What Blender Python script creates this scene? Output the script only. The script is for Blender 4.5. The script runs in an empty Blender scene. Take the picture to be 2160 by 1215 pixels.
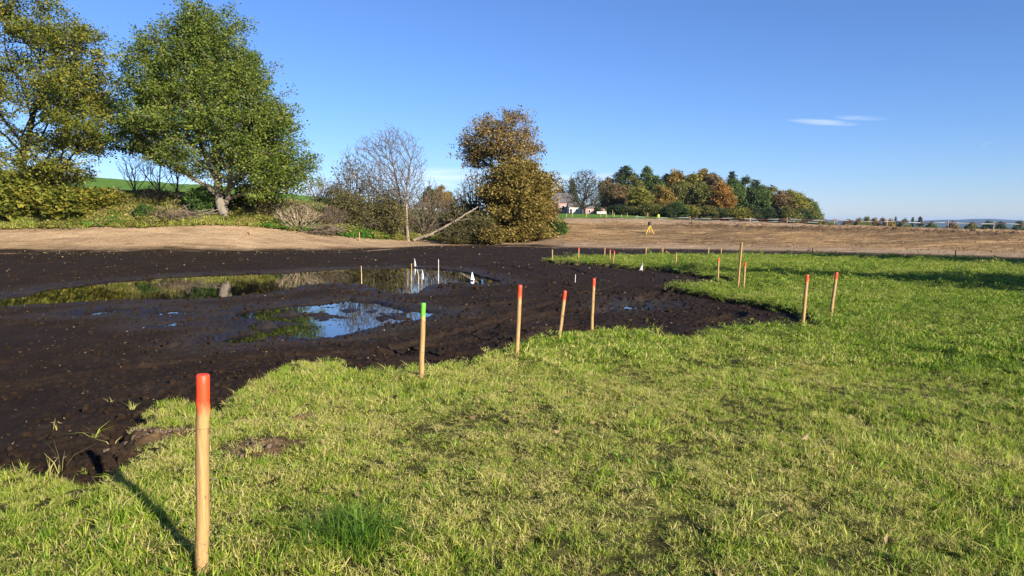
import bpy, math, random
import numpy as np
from mathutils import Vector
SC = bpy.context.scene
COL = SC.collection
RNG = np.random.default_rng(7)
# ------------------------------------------------------------------ camera model
FPX, HZ, CAMZ = 1542.0, 468.0, 1.6
PITCH = math.atan((607.5-HZ)/FPX); CP, SP = math.cos(PITCH), math.sin(PITCH)
FH = FPX/CP
def ray(u, v):
    a, b = u-1080.0, -(v-607.5)
    d = np.array([a, FPX*CP+b*SP, -FPX*SP+b*CP]); return d/d[1]
def at(u, v, D):                       # point seen at pixel (u,v) at depth D
    d = ray(u, v); return np.array([d[0]*D, D, CAMZ+d[2]*D])
# ------------------------------------------------------------------ numpy noise
def _h(ix, iy, iz, seed):
    n = (ix.astype(np.int64)*374761393 + iy.astype(np.int64)*668265263 + iz.astype(np.int64)*2147483647 + seed*974634777) & 0xffffffff
    n = ((n ^ (n >> 13))*1274126177) & 0xffffffff
    n = ((n ^ (n >> 16))*2246822519) & 0xffffffff
    return ((n ^ (n >> 15)) & 0xffffff)/float(0xffffff)
def vnoise(x, y, z=None, seed=0):
    x = np.asarray(x, float); y = np.asarray(y, float)
    if z is None:
        ix, iy = np.floor(x), np.floor(y); fx, fy = x-ix, y-iy
        fx = fx*fx*(3-2*fx); fy = fy*fy*(3-2*fy); o = np.zeros_like(ix)
        a = _h(ix, iy, o, seed); b = _h(ix+1, iy, o, seed); c = _h(ix, iy+1, o, seed); d = _h(ix+1, iy+1, o, seed)
        return (a+(b-a)*fx)*(1-fy)+(c+(d-c)*fx)*fy
    z = np.asarray(z, float)
    ix, iy, iz = np.floor(x), np.floor(y), np.floor(z); fx, fy, fz = x-ix, y-iy, z-iz
    fx = fx*fx*(3-2*fx); fy = fy*fy*(3-2*fy); fz = fz*fz*(3-2*fz)
    def pl(k):
        a = _h(ix, iy, iz+k, seed); b = _h(ix+1, iy, iz+k, seed); c = _h(ix, iy+1, iz+k, seed); d = _h(ix+1, iy+1, iz+k, seed)
        return (a+(b-a)*fx)*(1-fy)+(c+(d-c)*fx)*fy
    return pl(0)*(1-fz)+pl(1)*fz
def fbm(x, y, oct=4, seed=0, gain=.5):
    s = 0; a = 1; t = 0
    for k in range(oct):
        s = s+a*vnoise(x*2**k+17.3*k, y*2**k-9.1*k, None, seed+k); t += a; a *= gain
    return s/t*2-1
def sst(a, b, x):
    t = np.clip((x-a)/(b-a), 0, 1); return t*t*(3-2*t)
# ------------------------------------------------------------------ terrain
def field_z(D): return -0.2*sst(8, 30, D)
def gpt(u, v, off=0.0):               # pixel to point on the gently falling field
    z = off
    for _ in range(6):
        r = ray(u, v); D = (z-CAMZ)/r[2]; z = float(field_z(D))+off
    return (r[0]*D, D)
def gz(u, v, z):
    r = ray(u, v); D = (z-CAMZ)/r[2]; return (r[0]*D, D)
LAWN_PX = [(-300,1012),(-100,1004),(0,1004),(70,1000),(110,1004),(165,1020),(205,1012),(240,998),(275,975),(310,962),(325,945),(300,925),(298,900),(318,872),(345,858),(400,852),(440,862),(470,866),(495,842),(520,818),(560,800),(600,780),(640,766),(690,768),(730,778),(770,786),(830,782),(880,772),(960,770),(1000,758),(1035,744),(1085,742),(1115,724),(1170,714),(1200,700),(1250,696),(1300,691),(1350,696),(1378,708),(1440,713),(1500,702),(1560,692),(1640,686),(1700,687),(1735,684),(1722,666),(1670,650),(1620,638),(1560,630),(1500,620),(1450,613),(1415,606),(1450,600),(1520,600),(1565,594),(1545,586),(1500,581),(1450,573),(1400,565),(1330,562),(1280,556),(1200,551),(1150,548),(1195,544),(1260,541),(1400,539.5),(1600,538.5),(1750,540),(2000,545),(2160,550),(2600,562)]
LAWN = np.array([gpt(*p) for p in LAWN_PX]+[(120,30),(120,-100),(-100,-100),(-100,4.6)])
WZ = -0.35
POOL1 = np.array([gz(u, v, WZ) for u, v in [(-420,668),(-200,646),(0,631),(60,622),(100,610),(160,603),(240,594),(350,585),(480,579),(600,575),(680,569),(780,566),(860,565),(960,570),(1030,588),(1060,597),(1010,603),(960,597),(905,604),(880,622),(840,624),(800,614),(770,603),(700,599),(640,604),(615,612),(560,622),(450,631),(360,634),(240,636),(100,644),(0,650),(-200,668),(-420,700)]])
POOL2 = np.array([gz(u, v, WZ) for u, v in [(488,662),(560,650),(620,645),(680,641),(740,632),(790,638),(860,654),(930,661),(905,672),(840,685),(760,702),(700,716),(650,719),(600,713),(560,716),(520,729),(452,728),(480,714),(540,704),(515,690),(545,678),(500,672)]])
POOL3 = np.array([gz(u, v, WZ) for u, v in [(150,668),(200,658),(262,650),(318,646),(300,652),(240,661),(190,669)]])
POOL4 = np.array([gz(u, v, WZ) for u, v in [(300,664),(350,655),(425,657),(420,662),(350,668)]])
POOL5 = np.array([gz(u, v, WZ) for u, v in [(328,690),(370,678),(418,673),(412,682),(350,693)]])
POOL6 = np.array([gz(u, v, WZ) for u, v in [(1300,650),(1325,644),(1362,646),(1360,652),(1320,656)]])
POOLS = [POOL1, POOL2, POOL3, POOL4, POOL5, POOL6]
def sdf(px, py, poly):                # positive inside
    d = np.full(px.shape, 1e9); ins = np.zeros(px.shape, bool); n = len(poly)
    for i in range(n):
        ax, ay = poly[i]; bx, by = poly[(i+1) % n]
        ex, ey = bx-ax, by-ay; wx, wy = px-ax, py-ay
        t = np.clip((wx*ex+wy*ey)/(ex*ex+ey*ey), 0, 1)
        d = np.minimum(d, (wx-ex*t)**2+(wy-ey*t)**2)
        c = ((ay <= py) & (by > py)) | ((by <= py) & (ay > py))
        ins ^= c & (px < ex*(py-ay)/(ey if ey else 1e-9)+ax)
    d = np.sqrt(d); return np.where(ins, d, -d)
UC = [-20000,-2500,-300,0,200,300,478,620,740,850,1000,1100,1190,1300,1500,1700,1900,2160,2600,22000]
def zv(v, D): return CAMZ-(np.asarray(v, float)-HZ)*np.asarray(D, float)/FH
V1 = [530,530,530,530,530,530,529,528,527,521,517,516,520,523,525,529,534,541,548,560]
D1 = 1.9*FH/(np.array(V1)-HZ); Z1 = np.full(len(UC), -.3)
V2 = [485,485,485,484,477,479,472,485,500,508,510,503,494,496,497,500,505,512,520,530]
D2 = D1+np.array([4,4,4,4,4,4,4.5,5,6,6,6,7,10,14,15,15,15,14,14,14]); Z2 = zv(V2, D2)
V3 = [395,395,396,400,402,402,410,422,442,460,468,464,461,461,466,472,478,485,492,495]
D3 = D2+np.array([5,5,5,5,5,5,5.5,7,8,9,10,11,13,14,15,15,15,15,15,15]); Z3 = zv(V3, D3)
V4 = [350,350,350,357,373,382,393,409,424,438,450,454,450,452,463,0,0,0,0,0]
D4 = np.array([145.]*11+[170,200,200,185,150,140,140,140,140]); Z4 = zv(V4, D4)
Z4[15:] = [-.5,-3,-4,-4,-4]
LF = np.array(UC) < 1050
D3A = D3+12.; Z3A = np.where(LF, Z3-.15, Z3+(Z4-Z3)*(D3A-D3)/(D4-D3)); D3B = D3+36.; Z3B = np.where(LF, zv(np.array(V3)-1, D3B), Z3+(Z4-Z3)*(D3B-D3)/(D4-D3))
Z5 = np.array([4,4,4,4,4,3,2,1.5,1,1,2,3.5,4.2,4.2,2.5,-3,-9,-10,-10,-10]); D5 = np.full(len(UC), 330.)
Z6 = np.full(len(UC), -18.); D6 = np.full(len(UC), 1200.)
Z7 = np.full(len(UC), -20.); D7 = np.full(len(UC), 3800.)
HU = [-20000,1500,1700,1760,1830,1900,1950,1990,2020,2050,2090,2120,2160,2300,2500,22000]
HV = [467,467,466,465,466,465.5,464.5,463,462.8,461,460.5,462,464,461,466,467]
NR = 9
def rings(u):
    R = [(np.interp(u, UC, d), np.interp(u, UC, z)) for d, z in [(D1,Z1),(D2,Z2),(D3,Z3),(D3A,Z3A),(D3B,Z3B),(D4,Z4),(D5,Z5),(D6,Z6),(D7,Z7)]]
    one = np.ones_like(u); hv = np.interp(u, HU, HV)+1.1*fbm(u*.012, u*0+3., 4, 31)
    R.append((one*6000., zv(hv, 6000.))); R.append((one*7600., one*-20.))
    return R
def macro_outer(u, D):
    out = np.zeros_like(D); w = 0
    for k, kw in ((.965,.5),(1.,1.),(1.035,.5)):
        DD = D*k; R = rings(u)
        z = np.full(D.shape, -.3)
        for (d0, z0), (d1, z1) in zip(R[:-1], R[1:]):
            t = np.clip((DD-d0)/(d1-d0), 0, 1); z = np.where(DD > d0, z0+(z1-z0)*t, z)
        out += kw*z; w += kw
    return out/w
def terrain(x, y, fine=True):
    """height plus fields for a set of points; y is the depth"""
    x = np.asarray(x, float); y = np.asarray(y, float)
    D = np.maximum(y, .3); u = 1080+x/D*FH
    d1 = np.interp(u, UC, D1)
    jag = .17*fbm(x*2.1, y*2.1, 4, 3)+.10*fbm(x*6, y*6, 3, 5)
    big = np.clip(D/14, .6, 3)
    sl = sdf(x, y, LAWN)+jag*big
    f = field_z(D)+((.03*fbm(x*.8, y*.8, 3, 11)+(.045*(vnoise(x*4.3, y*4.3, None, 12)-.5)+.025*(vnoise(x*10, y*10, None, 13)-.5))*sst(1.0, 2.2, D)*(1-.55*sst(7, 14, D))) if fine else 0)
    m = (f-.12)*(1-sst(0, 3.5, -sl))+(-.30)*sst(0, 3.5, -sl)
    sp = np.full(x.shape, -1e3); deep = np.zeros(x.shape)
    for k, P in enumerate(POOLS):
        s = sdf(x, y, P); sp = np.maximum(sp, s+.10*fbm(x*2.1, y*2.1, 4, 41)*np.clip(D/12, .6, 2.4))
        deep = np.maximum(deep, np.where(s > 0, (.30 if k == 0 else .06), 0))
    m = np.where(sp > -1.2, m*(1-sst(-1.2, -.1, sp))+(-.315)*sst(-1.2, -.1, sp), m)
    m = m-(.035+deep*.8)*sst(-.06, .10, sp)-deep*.5*sst(.2, 1.4, sp)
    wet = sst(-1.4, -.05, sp)
    if fine:
        clod = vnoise(x*16, y*16, None, 51)**3*.030+vnoise(x*38, y*38, None, 52)**2*.016
        rough = sst(.38, .62, vnoise(x*.35, y*.35, None, 53)+.25*vnoise(x*1.7, y*1.7, None, 54))
        chop = sst(.4, .7, vnoise(x*.9+4, y*.9, None, 57))*np.clip(1-abs(sp+.3)/1.6, 0, 1)     # trampled mud round the pools
        amp = np.clip(.25+.9*rough+1.0*chop-.15*wet, .12, 2)
        m = m+clod*amp+.018*fbm(x*1.3, y*1.3, 4, 55)*(1-.6*sst(-.6, 0, sp))
        m = m+ruts(x, y)*(1-sst(-.5, 0, sp))
        m = m+.055*sst(.66, .82, vnoise(x*2.6+3, y*2.6, None, 56))*sst(0, .4, sp)*(deep < .2)
    for iu, iv, ri, hi_ in ((705,672,.30,.11),(738,655,.22,.10),(675,666,.2,.10),(604,664,.22,.10),(560,690,.16,.09),(800,672,.2,.09)):
        cx, cy = gz(iu, iv, WZ); q = np.hypot((x-cx)/1.3, (y-cy)/1.2)/ri; m = m+hi_*np.exp(-q*q)*(.45+1.1*vnoise(x*5, y*5, None, 58))
    inner = m*(1-sst(-.09, .02, sl))+f*sst(-.09, .02, sl)
    # bare clods of turned soil by the nearest stake
    for cu, cv, rr, hh in ((556,945,.25,.04),(350,915,.22,.035),(630,880,.14,.02)):
        cx, cy = gpt(cu, cv); q = np.hypot((x-cx)/1.5, (y-cy))/rr
        inner = inner+hh*np.exp(-q*q)*(1+1.3*(fbm(x*8, y*8, 4, 61, .65) if fine else 0))
    outer = macro_outer(u, D)
    t = sst(.96, 1.0, D/d1)
    z = np.where(D < d1, inner*(1-t)+outer*t, outer)
    z = np.where(y < 1.0, field_z(D)*0+(.03*fbm(x*.8, y*.8, 3, 11) if fine else 0), z)
    if fine:
        R = rings(u); o = sst(1.0, 1.04, D/d1)
        veg = sst(0, 1, (D-R[1][0])/2)*(u < 1190)
        z = z+o*(.05*fbm(x*.9, y*.9, 4, 71)+.10*fbm(x*.25, y*.25, 3, 72)+veg*.25*fbm(x*.5, y*.5, 3, 73))*(D < 400)
        right = (u > 1190)*sst(0, 6, D-R[0][0])*(1-sst(0, 6, D-R[2][0]))
        z = z+right*(.07*fbm(x*.6-y*.5, y*.9+x*.3, 3, 78)+.10*fbm(x*.22+y*.1, y*1.1, 4, 74)+.09*np.abs(fbm(x*.9+y*.3, y*2.2, 4, 75)))
        crest = (u > 1190)*np.exp(-((D-R[2][0]+5)/2.6)**2)
        z = z+crest*(.20*vnoise(x*2.6, y*2.6, None, 76)**2+.12*vnoise(x*6, y*6, None, 77)**2)*sst(1250, 1500, u)
    return z, sl, sp, wet, u, D
RUTS = [np.array([gz(u, v, -.28) for u, v in P]) for P in ([(960,748),(1080,706),(1250,668),(1420,640),(1560,634)], [(1120,690),(1210,650),(1330,618),(1420,590)], [(-100,800),(150,770),(420,745),(640,742),(900,722)], [(1000,660),(1150,640),(1300,655),(1450,672)], [(200,570),(600,552),(1000,548),(1150,565),(1250,600)])]
def ruts(x, y):
    h = np.zeros_like(x)
    for P in RUTS:
        d2 = np.full(x.shape, 1e9); s = np.zeros_like(x); L = 0; side = np.zeros_like(x)
        for (ax, ay), (bx, by) in zip(P[:-1], P[1:]):
            ex, ey = bx-ax, by-ay; l = math.hypot(ex, ey); t = np.clip(((x-ax)*ex+(y-ay)*ey)/l/l, 0, 1); dx, dy = x-ax-ex*t, y-ay-ey*t; d = dx*dx+dy*dy; k = d < d2
            d2 = np.where(k, d, d2); s = np.where(k, L+t*l, s); L += l
        d = np.abs(np.sqrt(d2)-.85+.08*np.sin(s*.7)); lug = .5+.5*np.sin(s*22)
        h = h-(.030+.022*lug)*np.exp(-(d/.17)**4)+.022*np.exp(-((d-.24)/.07)**2)
    return h*sst(.30, .5, vnoise(x*.5, y*.5, None, 59))
def tz(x, y):
    return float(terrain(np.array([x]), np.array([y]))[0][0])
def hit(u, v):                        # where the ray through a pixel meets the ground
    r = ray(u, v); Ds = np.geomspace(1.5, 600, 3000)
    z = terrain(r[0]*Ds, Ds, False)[0]; k = np.argmax(CAMZ+r[2]*Ds <= z)
    D = Ds[k]; return np.array([r[0]*D, D, tz(r[0]*D, D)])
def ground(u, D):
    x = (u-1080)/FH*D; return np.array([x, D, tz(x, D)])
# ------------------------------------------------------------------ mesh helpers
def mesh_np(name, V, F, mats, attrs=None, smooth=False, midx=None):
    V = np.ascontiguousarray(V, np.float32); F = np.asarray(F, np.int32); k = F.shape[1]
    me = bpy.data.meshes.new(name); me.vertices.add(len(V)); me.vertices.foreach_set('co', V.ravel())
    me.loops.add(F.size); me.loops.foreach_set('vertex_index', F.ravel())
    me.polygons.add(len(F)); me.polygons.foreach_set('loop_start', np.arange(0, F.size, k, dtype=np.int32))
    me.polygons.foreach_set('loop_total', np.full(len(F), k, np.int32))
    if midx is not None: me.polygons.foreach_set('material_index', np.asarray(midx, np.int32))
    me.polygons.foreach_set('use_smooth', np.full(len(F), smooth))
    for m in (mats if isinstance(mats, (list, tuple)) else [mats]): me.materials.append(m)
    for n, a in (attrs or {}).items():
        at_ = me.attributes.new(n, 'FLOAT_COLOR', 'POINT')
        at_.data.foreach_set('color', np.ascontiguousarray(np.c_[a, np.ones(len(a))], np.float32).ravel())
    me.update(); return me
def obj(name, me, parent=None, loc=None):
    o = bpy.data.objects.new(name, me); COL.objects.link(o)
    if parent: o.parent = parent
    if loc is not None: o.location = loc
    return o
def tag(o, label=None, cat=None, group=None, kind=None):
    if label: o['label'] = label
    if cat: o['category'] = cat
    if group: o['group'] = group
    if kind: o['kind'] = kind
    return o
def thing(name, label, cat, loc, group=None, rz=0):
    o = bpy.data.objects.new(name, None); COL.objects.link(o); o.location = [float(c) for c in loc]; o.rotation_euler[2] = rz
    o.empty_display_size = .2
    return tag(o, label, cat, group)
def copy_tree(o, parent=None):
    c = o.copy(); COL.objects.link(c)
    if parent: c.parent = parent
    for ch in [k for k in SC.objects if k.parent == o]: copy_tree(ch, c)
    return c
def frusta(A, B, ra, rb, k):
    A = np.atleast_2d(A); B = np.atleast_2d(B); d = B-A; L = np.linalg.norm(d, axis=1, keepdims=True)+1e-9; d = d/L
    B = B+d*np.minimum(L*.08, rb[:, None]*.6)
    ref = np.where(np.abs(d[:, 2:3]) > .9, [[1., 0, 0]], [[0., 0, 1]])
    p = np.cross(d, ref); p /= np.linalg.norm(p, axis=1, keepdims=True); q = np.cross(d, p)
    a = np.arange(k)*2*np.pi/k; c, s = np.cos(a), np.sin(a)
    off = p[:, None, :]*c[None, :, None]+q[:, None, :]*s[None, :, None]
    V = np.concatenate([A[:, None]+off*ra[:, None, None], B[:, None]+off*rb[:, None, None]], 1).reshape(-1, 3)
    i = np.arange(k); j = (i+1) % k
    f = np.stack([i, j, j+k, i+k], 1)
    F = (f[None]+(np.arange(len(A))*2*k)[:, None, None]).reshape(-1, 4)
    return V, F
def join(parts):
    Vs, Fs, o = [], [], 0
    for V, F in parts:
        Vs.append(V); Fs.append(np.asarray(F)+o); o += len(V)
    return np.concatenate(Vs), np.concatenate(Fs)
def box(x0, x1, y0, y1, z0, z1):
    V = np.array([(x, y, z) for z in (z0, z1) for y in (y0, y1) for x in (x0, x1)], float)
    F = np.array([(0,2,3,1),(4,5,7,6),(0,1,5,4),(2,6,7,3),(0,4,6,2),(1,3,7,5)]); return V, F
def tube(pts, rad, k=10, cap=True):   # smooth closed tube along a polyline
    P = np.array(pts, float); n = len(P); r = np.full(n, rad) if np.isscalar(rad) else np.array(rad, float)
    V = []; pr = None
    for i in range(n):
        d = P[min(i+1, n-1)]-P[max(i-1, 0)]; d /= np.linalg.norm(d)+1e-9
        if pr is None: ref = np.array([1., 0, 0]) if abs(d[2]) > .9 else np.array([0, 0, 1.]); pr = np.cross(d, ref)
        pr = pr-d*np.dot(pr, d); pr /= np.linalg.norm(pr); q = np.cross(d, pr)
        for j in range(k):
            a = 2*math.pi*j/k; V.append(P[i]+r[i]*(pr*math.cos(a)+q*math.sin(a)))
    F = [(i*k+j, i*k+(j+1) % k, (i+1)*k+(j+1) % k, (i+1)*k+j) for i in range(n-1) for j in range(k)]
    if cap:
        for base, c in ((0, P[0]), ((n-1)*k, P[-1])) if cap is True else (((n-1)*k, P[-1]),) if cap == 'top' else ():
            V.append(c); ci = len(V)-1
            for j in range(0, k, 2): F.append((base+j, base+(j+1) % k, base+(j+2) % k, ci))
    return np.array(V), np.array(F)
# ------------------------------------------------------------------ materials
class NT:
    def __init__(s, name):
        s.m = bpy.data.materials.new(name); s.m.use_nodes = True; s.t = s.m.node_tree; s.n = s.t.nodes; s.l = s.t.links
        s.b = s.n['Principled BSDF']; s.out = s.n['Material Output']
    def new(s, t, **kw):
        x = s.n.new(t)
        for k, v in kw.items(): setattr(x, k, v)
        return x
    def set(s, sock, v):
        if hasattr(v, 'links') or isinstance(v, bpy.types.NodeSocket): s.l.new(v, sock)
        else: sock.default_value = v
    def pos(s, sc=(1, 1, 1), obj=False):
        g = s.new('ShaderNodeTexCoord').outputs['Object'] if obj else s.new('ShaderNodeNewGeometry').outputs['Position']
        mp = s.new('ShaderNodeMapping'); s.l.new(g, mp.inputs[0]); mp.inputs['Scale'].default_value = sc; return mp.outputs[0]
    def noise(s, scale, vec=None, det=4, rough=.55):
        x = s.new('ShaderNodeTexNoise'); x.inputs['Scale'].default_value = scale; x.inputs['Detail'].default_value = det; x.inputs['Roughness'].default_value = rough
        s.l.new(vec if vec is not None else s.pos(), x.inputs['Vector']); return x.outputs['Fac']
    def ramp(s, fac, stops):
        x = s.new('ShaderNodeValToRGB'); e = x.color_ramp.elements
        while len(e) < len(stops): e.new(.5)
        for el, (p, c) in zip(e, stops): el.position = p; el.color = (*c, 1) if len(c) == 3 else c
        s.set(x.inputs[0], fac); return x.outputs[0]
    def mix(s, fac, a, b, mode='MIX'):
        x = s.new('ShaderNodeMix', data_type='RGBA', blend_type=mode)
        s.set(x.inputs[0], fac); s.set(x.inputs[6], a if not isinstance(a, tuple) else (*a, 1)); s.set(x.inputs[7], b if not isinstance(b, tuple) else (*b, 1)); return x.outputs[2]
    def math(s, op, a, b=0., clamp=False):
        x = s.new('ShaderNodeMath', operation=op, use_clamp=clamp); s.set(x.inputs[0], a); s.set(x.inputs[1], b); return x.outputs[0]
    def bump(s, h, strength, dist):
        x = s.new('ShaderNodeBump'); x.inputs['Strength'].default_value = strength; x.inputs['Distance'].default_value = dist
        s.l.new(h, x.inputs['Height']); s.l.new(x.outputs[0], s.b.inputs['Normal']); return x
    def thin(s, col, tr=.35):          # leaf-like: some light passes through
        t = s.new('ShaderNodeBsdfTranslucent'); s.set(t.inputs[0], col)
        m = s.new('ShaderNodeMixShader'); m.inputs[0].default_value = tr
        s.l.new(s.b.outputs[0], m.inputs[1]); s.l.new(t.outputs[0], m.inputs[2]); s.l.new(m.outputs[0], s.out.inputs[0])
def simple(name, col, rough=.7, var=.12, scale=6, metal=0, bump=0):
    t = NT(name); t.b.inputs['Specular IOR Level'].default_value = .08 if rough > .93 else .4; n = t.noise(scale); c = tuple(x*(1-var) for x in col); d = tuple(min(1, x*(1+var)) for x in col)
    t.l.new(t.ramp(n, [(.3, c), (.7, d)]), t.b.inputs['Base Color']); t.b.inputs['Roughness'].default_value = rough; t.b.inputs['Metallic'].default_value = metal
    if bump: t.bump(t.noise(scale*5), bump, .01)
    return t.m
def leafmat(name, cols, patch=.5, tr=.35, rough=.6, objcol=False):
    t = NT(name); g = t.new('ShaderNodeNewGeometry'); rnd = g.outputs['Random Per Island']
    n = t.noise(patch, None, 3)
    f = t.math('ADD', t.math('MULTIPLY', rnd, .55), t.math('MULTIPLY', t.math('SUBTRACT', n, .22), .9), True)
    k = len(cols); c = t.ramp(f, [((i+.5)/k, x) for i, x in enumerate(cols)])
    if objcol:
        oi = t.new('ShaderNodeObjectInfo'); c = t.mix(1., c, oi.outputs['Color'], 'MULTIPLY')
    t.l.new(c, t.b.inputs['Base Color']); t.b.inputs['Roughness'].default_value = rough; t.b.inputs['Specular IOR Level'].default_value = .3
    t.thin(c, tr); return t.m
def barkmat(name, a, b, scale=2.5):
    t = NT(name); n = t.noise(scale, t.pos((1, 1, .35)), 6, .7)
    t.l.new(t.ramp(n, [(.32, a), (.62, b)]), t.b.inputs['Base Color']); t.b.inputs['Roughness'].default_value = .9
    t.bump(t.noise(scale*6, t.pos((1, 1, .3)), 5), .7, .03); return t.m
# bare earth: attribute 'g' = (sand, brown, wet)
def sst_(t, x, a, b):
    return t.math('DIVIDE', t.math('SUBTRACT', x, a), b-a, True)
def earthmat():
    t = NT('bare_earth'); a = t.new('ShaderNodeAttribute', attribute_name='g'); s = t.new('ShaderNodeSeparateColor'); t.l.new(a.outputs['Color'], s.inputs[0])
    sand, brown, wet = s.outputs[0], s.outputs[1], s.outputs[2]
    n1 = t.noise(1.1, None, 5); n2 = t.noise(9, None, 5, .65); n3 = t.noise(45, None, 4, .7); str_ = t.noise(1.2, t.pos((.25, 2.2, 1)), 5, .6)
    mud = t.ramp(t.mix(.5, n1, n2), [(.33, (.0125, .0070, .0042)), (.5, (.024, .0142, .0085)), (.68, (.044, .027, .016))])
    fleck = t.math('GREATER_THAN', n3, .66); mud = t.mix(t.math('MULTIPLY', fleck, .35), mud, (.075, .048, .030)); mud = t.mix(t.math('MULTIPLY', sst_(t, wet, .72, 1.), .6), mud, (.008, .0048, .003))
    sandc = t.ramp(t.mix(.4, n2, str_), [(.3, (.26, .165, .088)), (.5, (.38, .255, .148)), (.72, (.52, .39, .25))])
    brc = t.ramp(t.mix(.6, n2, str_), [(.36, (.07, .037, .018)), (.45, (.18, .110, .050)), (.53, (.265, .170, .080)), (.66, (.41, .28, .14))])
    sandc = t.mix(1., sandc, t.ramp(t.noise(.5, t.pos((.5, 2., 1)), 6, .68), [(.36, (.66, .64, .62)), (.48, (.95, .95, .95)), (.66, (1.12, 1.12, 1.12))]), 'MULTIPLY')
    brc = t.mix(1., brc, t.ramp(t.noise(.16, t.pos((.6, 1.5, 1)), 5, .6), [(.36, (.78, .76, .74)), (.5, (1.2, 1.16, 1.1)), (.66, (1.5, 1.45, 1.36))]), 'MULTIPLY')
    bn = t.math('ADD', brown, t.math('MULTIPLY', t.math('SUBTRACT', str_, .5), .9), True)
    sn = t.math('ADD', sand, t.math('MULTIPLY', t.math('SUBTRACT', t.mix(.4, str_, n2), .5), 1.3), True)
    sn = t.math('MULTIPLY', sn, t.math('GREATER_THAN', sand, .01))
    c = t.mix(t.math('MULTIPLY', brown, 1.), mud, brc); c = t.mix(sn, c, sandc)
    t.l.new(c, t.b.inputs['Base Color'])
    r = t.math('SUBTRACT', .92, t.math('MULTIPLY', t.math('MULTIPLY', wet, t.ramp(n1, [(.42, (0, 0, 0)), (.62, (1, 1, 1))])), .55))
    t.l.new(r, t.b.inputs['Roughness']); t.l.new(t.math('ADD', .12, t.math('MULTIPLY', wet, .35)), t.b.inputs['Specular IOR Level'])
    far = t.math('MULTIPLY', t.math('MULTIPLY', t.noise(2.6, None, 6, .75), brown), 9.)
    h = t.math('ADD', t.math('ADD', far, t.math('MULTIPLY', t.noise(30, None, 5, .7), 1.)), t.math('MULTIPLY', t.noise(110, None, 3, .7), .4))
    t.bump(h, .55, .025); return t.m
def lawnmat(name, cols):
    t = NT(name); n = t.mix(.45, t.noise(.35, None, 4), t.noise(7, None, 5, .7)); c = t.ramp(n, [(.28+.44*i/(len(cols)-1), x) for i, x in enumerate(cols)])
    t.l.new(c, t.b.inputs['Base Color']); t.b.inputs['Roughness'].default_value = .95; t.b.inputs['Specular IOR Level'].default_value = .1
    t.bump(t.noise(25, None, 5, .7), .8, .05); return t.m
def watermat():
    t = NT('pool_water'); t.b.inputs['Base Color'].default_value = (.012, .010, .006, 1); t.b.inputs['Roughness'].default_value = .025
    t.b.inputs['IOR'].default_value = 1.33; t.b.inputs['Specular IOR Level'].default_value = .85
    t.bump(t.noise(2.2, t.pos((1, .6, 1)), 2), .05, .012); return t.m
EARTH = earthmat(); WATER = watermat()
LAWNM = lawnmat('lawn_soil', [(.022, .019, .008), (.060, .058, .016), (.15, .13, .05)])  # soil's low end is darkened to imitate shade between the tufts
MEADOW = lawnmat('meadow_grass', [(.085, .17, .02), (.115, .21, .028), (.15, .24, .04)])
BANKM = lawnmat('bank_soil', [(.05, .05, .018), (.11, .10, .035), (.20, .16, .07)])
FARM = lawnmat('far_land', [(.03, .045, .018), (.05, .07, .025), (.08, .09, .04)])
HILLM = lawnmat('far_hills', [(.02, .032, .02), (.035, .05, .03), (.05, .06, .04)])
GRAVEL = simple('pale_gravel', (.36, .29, .22), .95, .25, 1.5)
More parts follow.
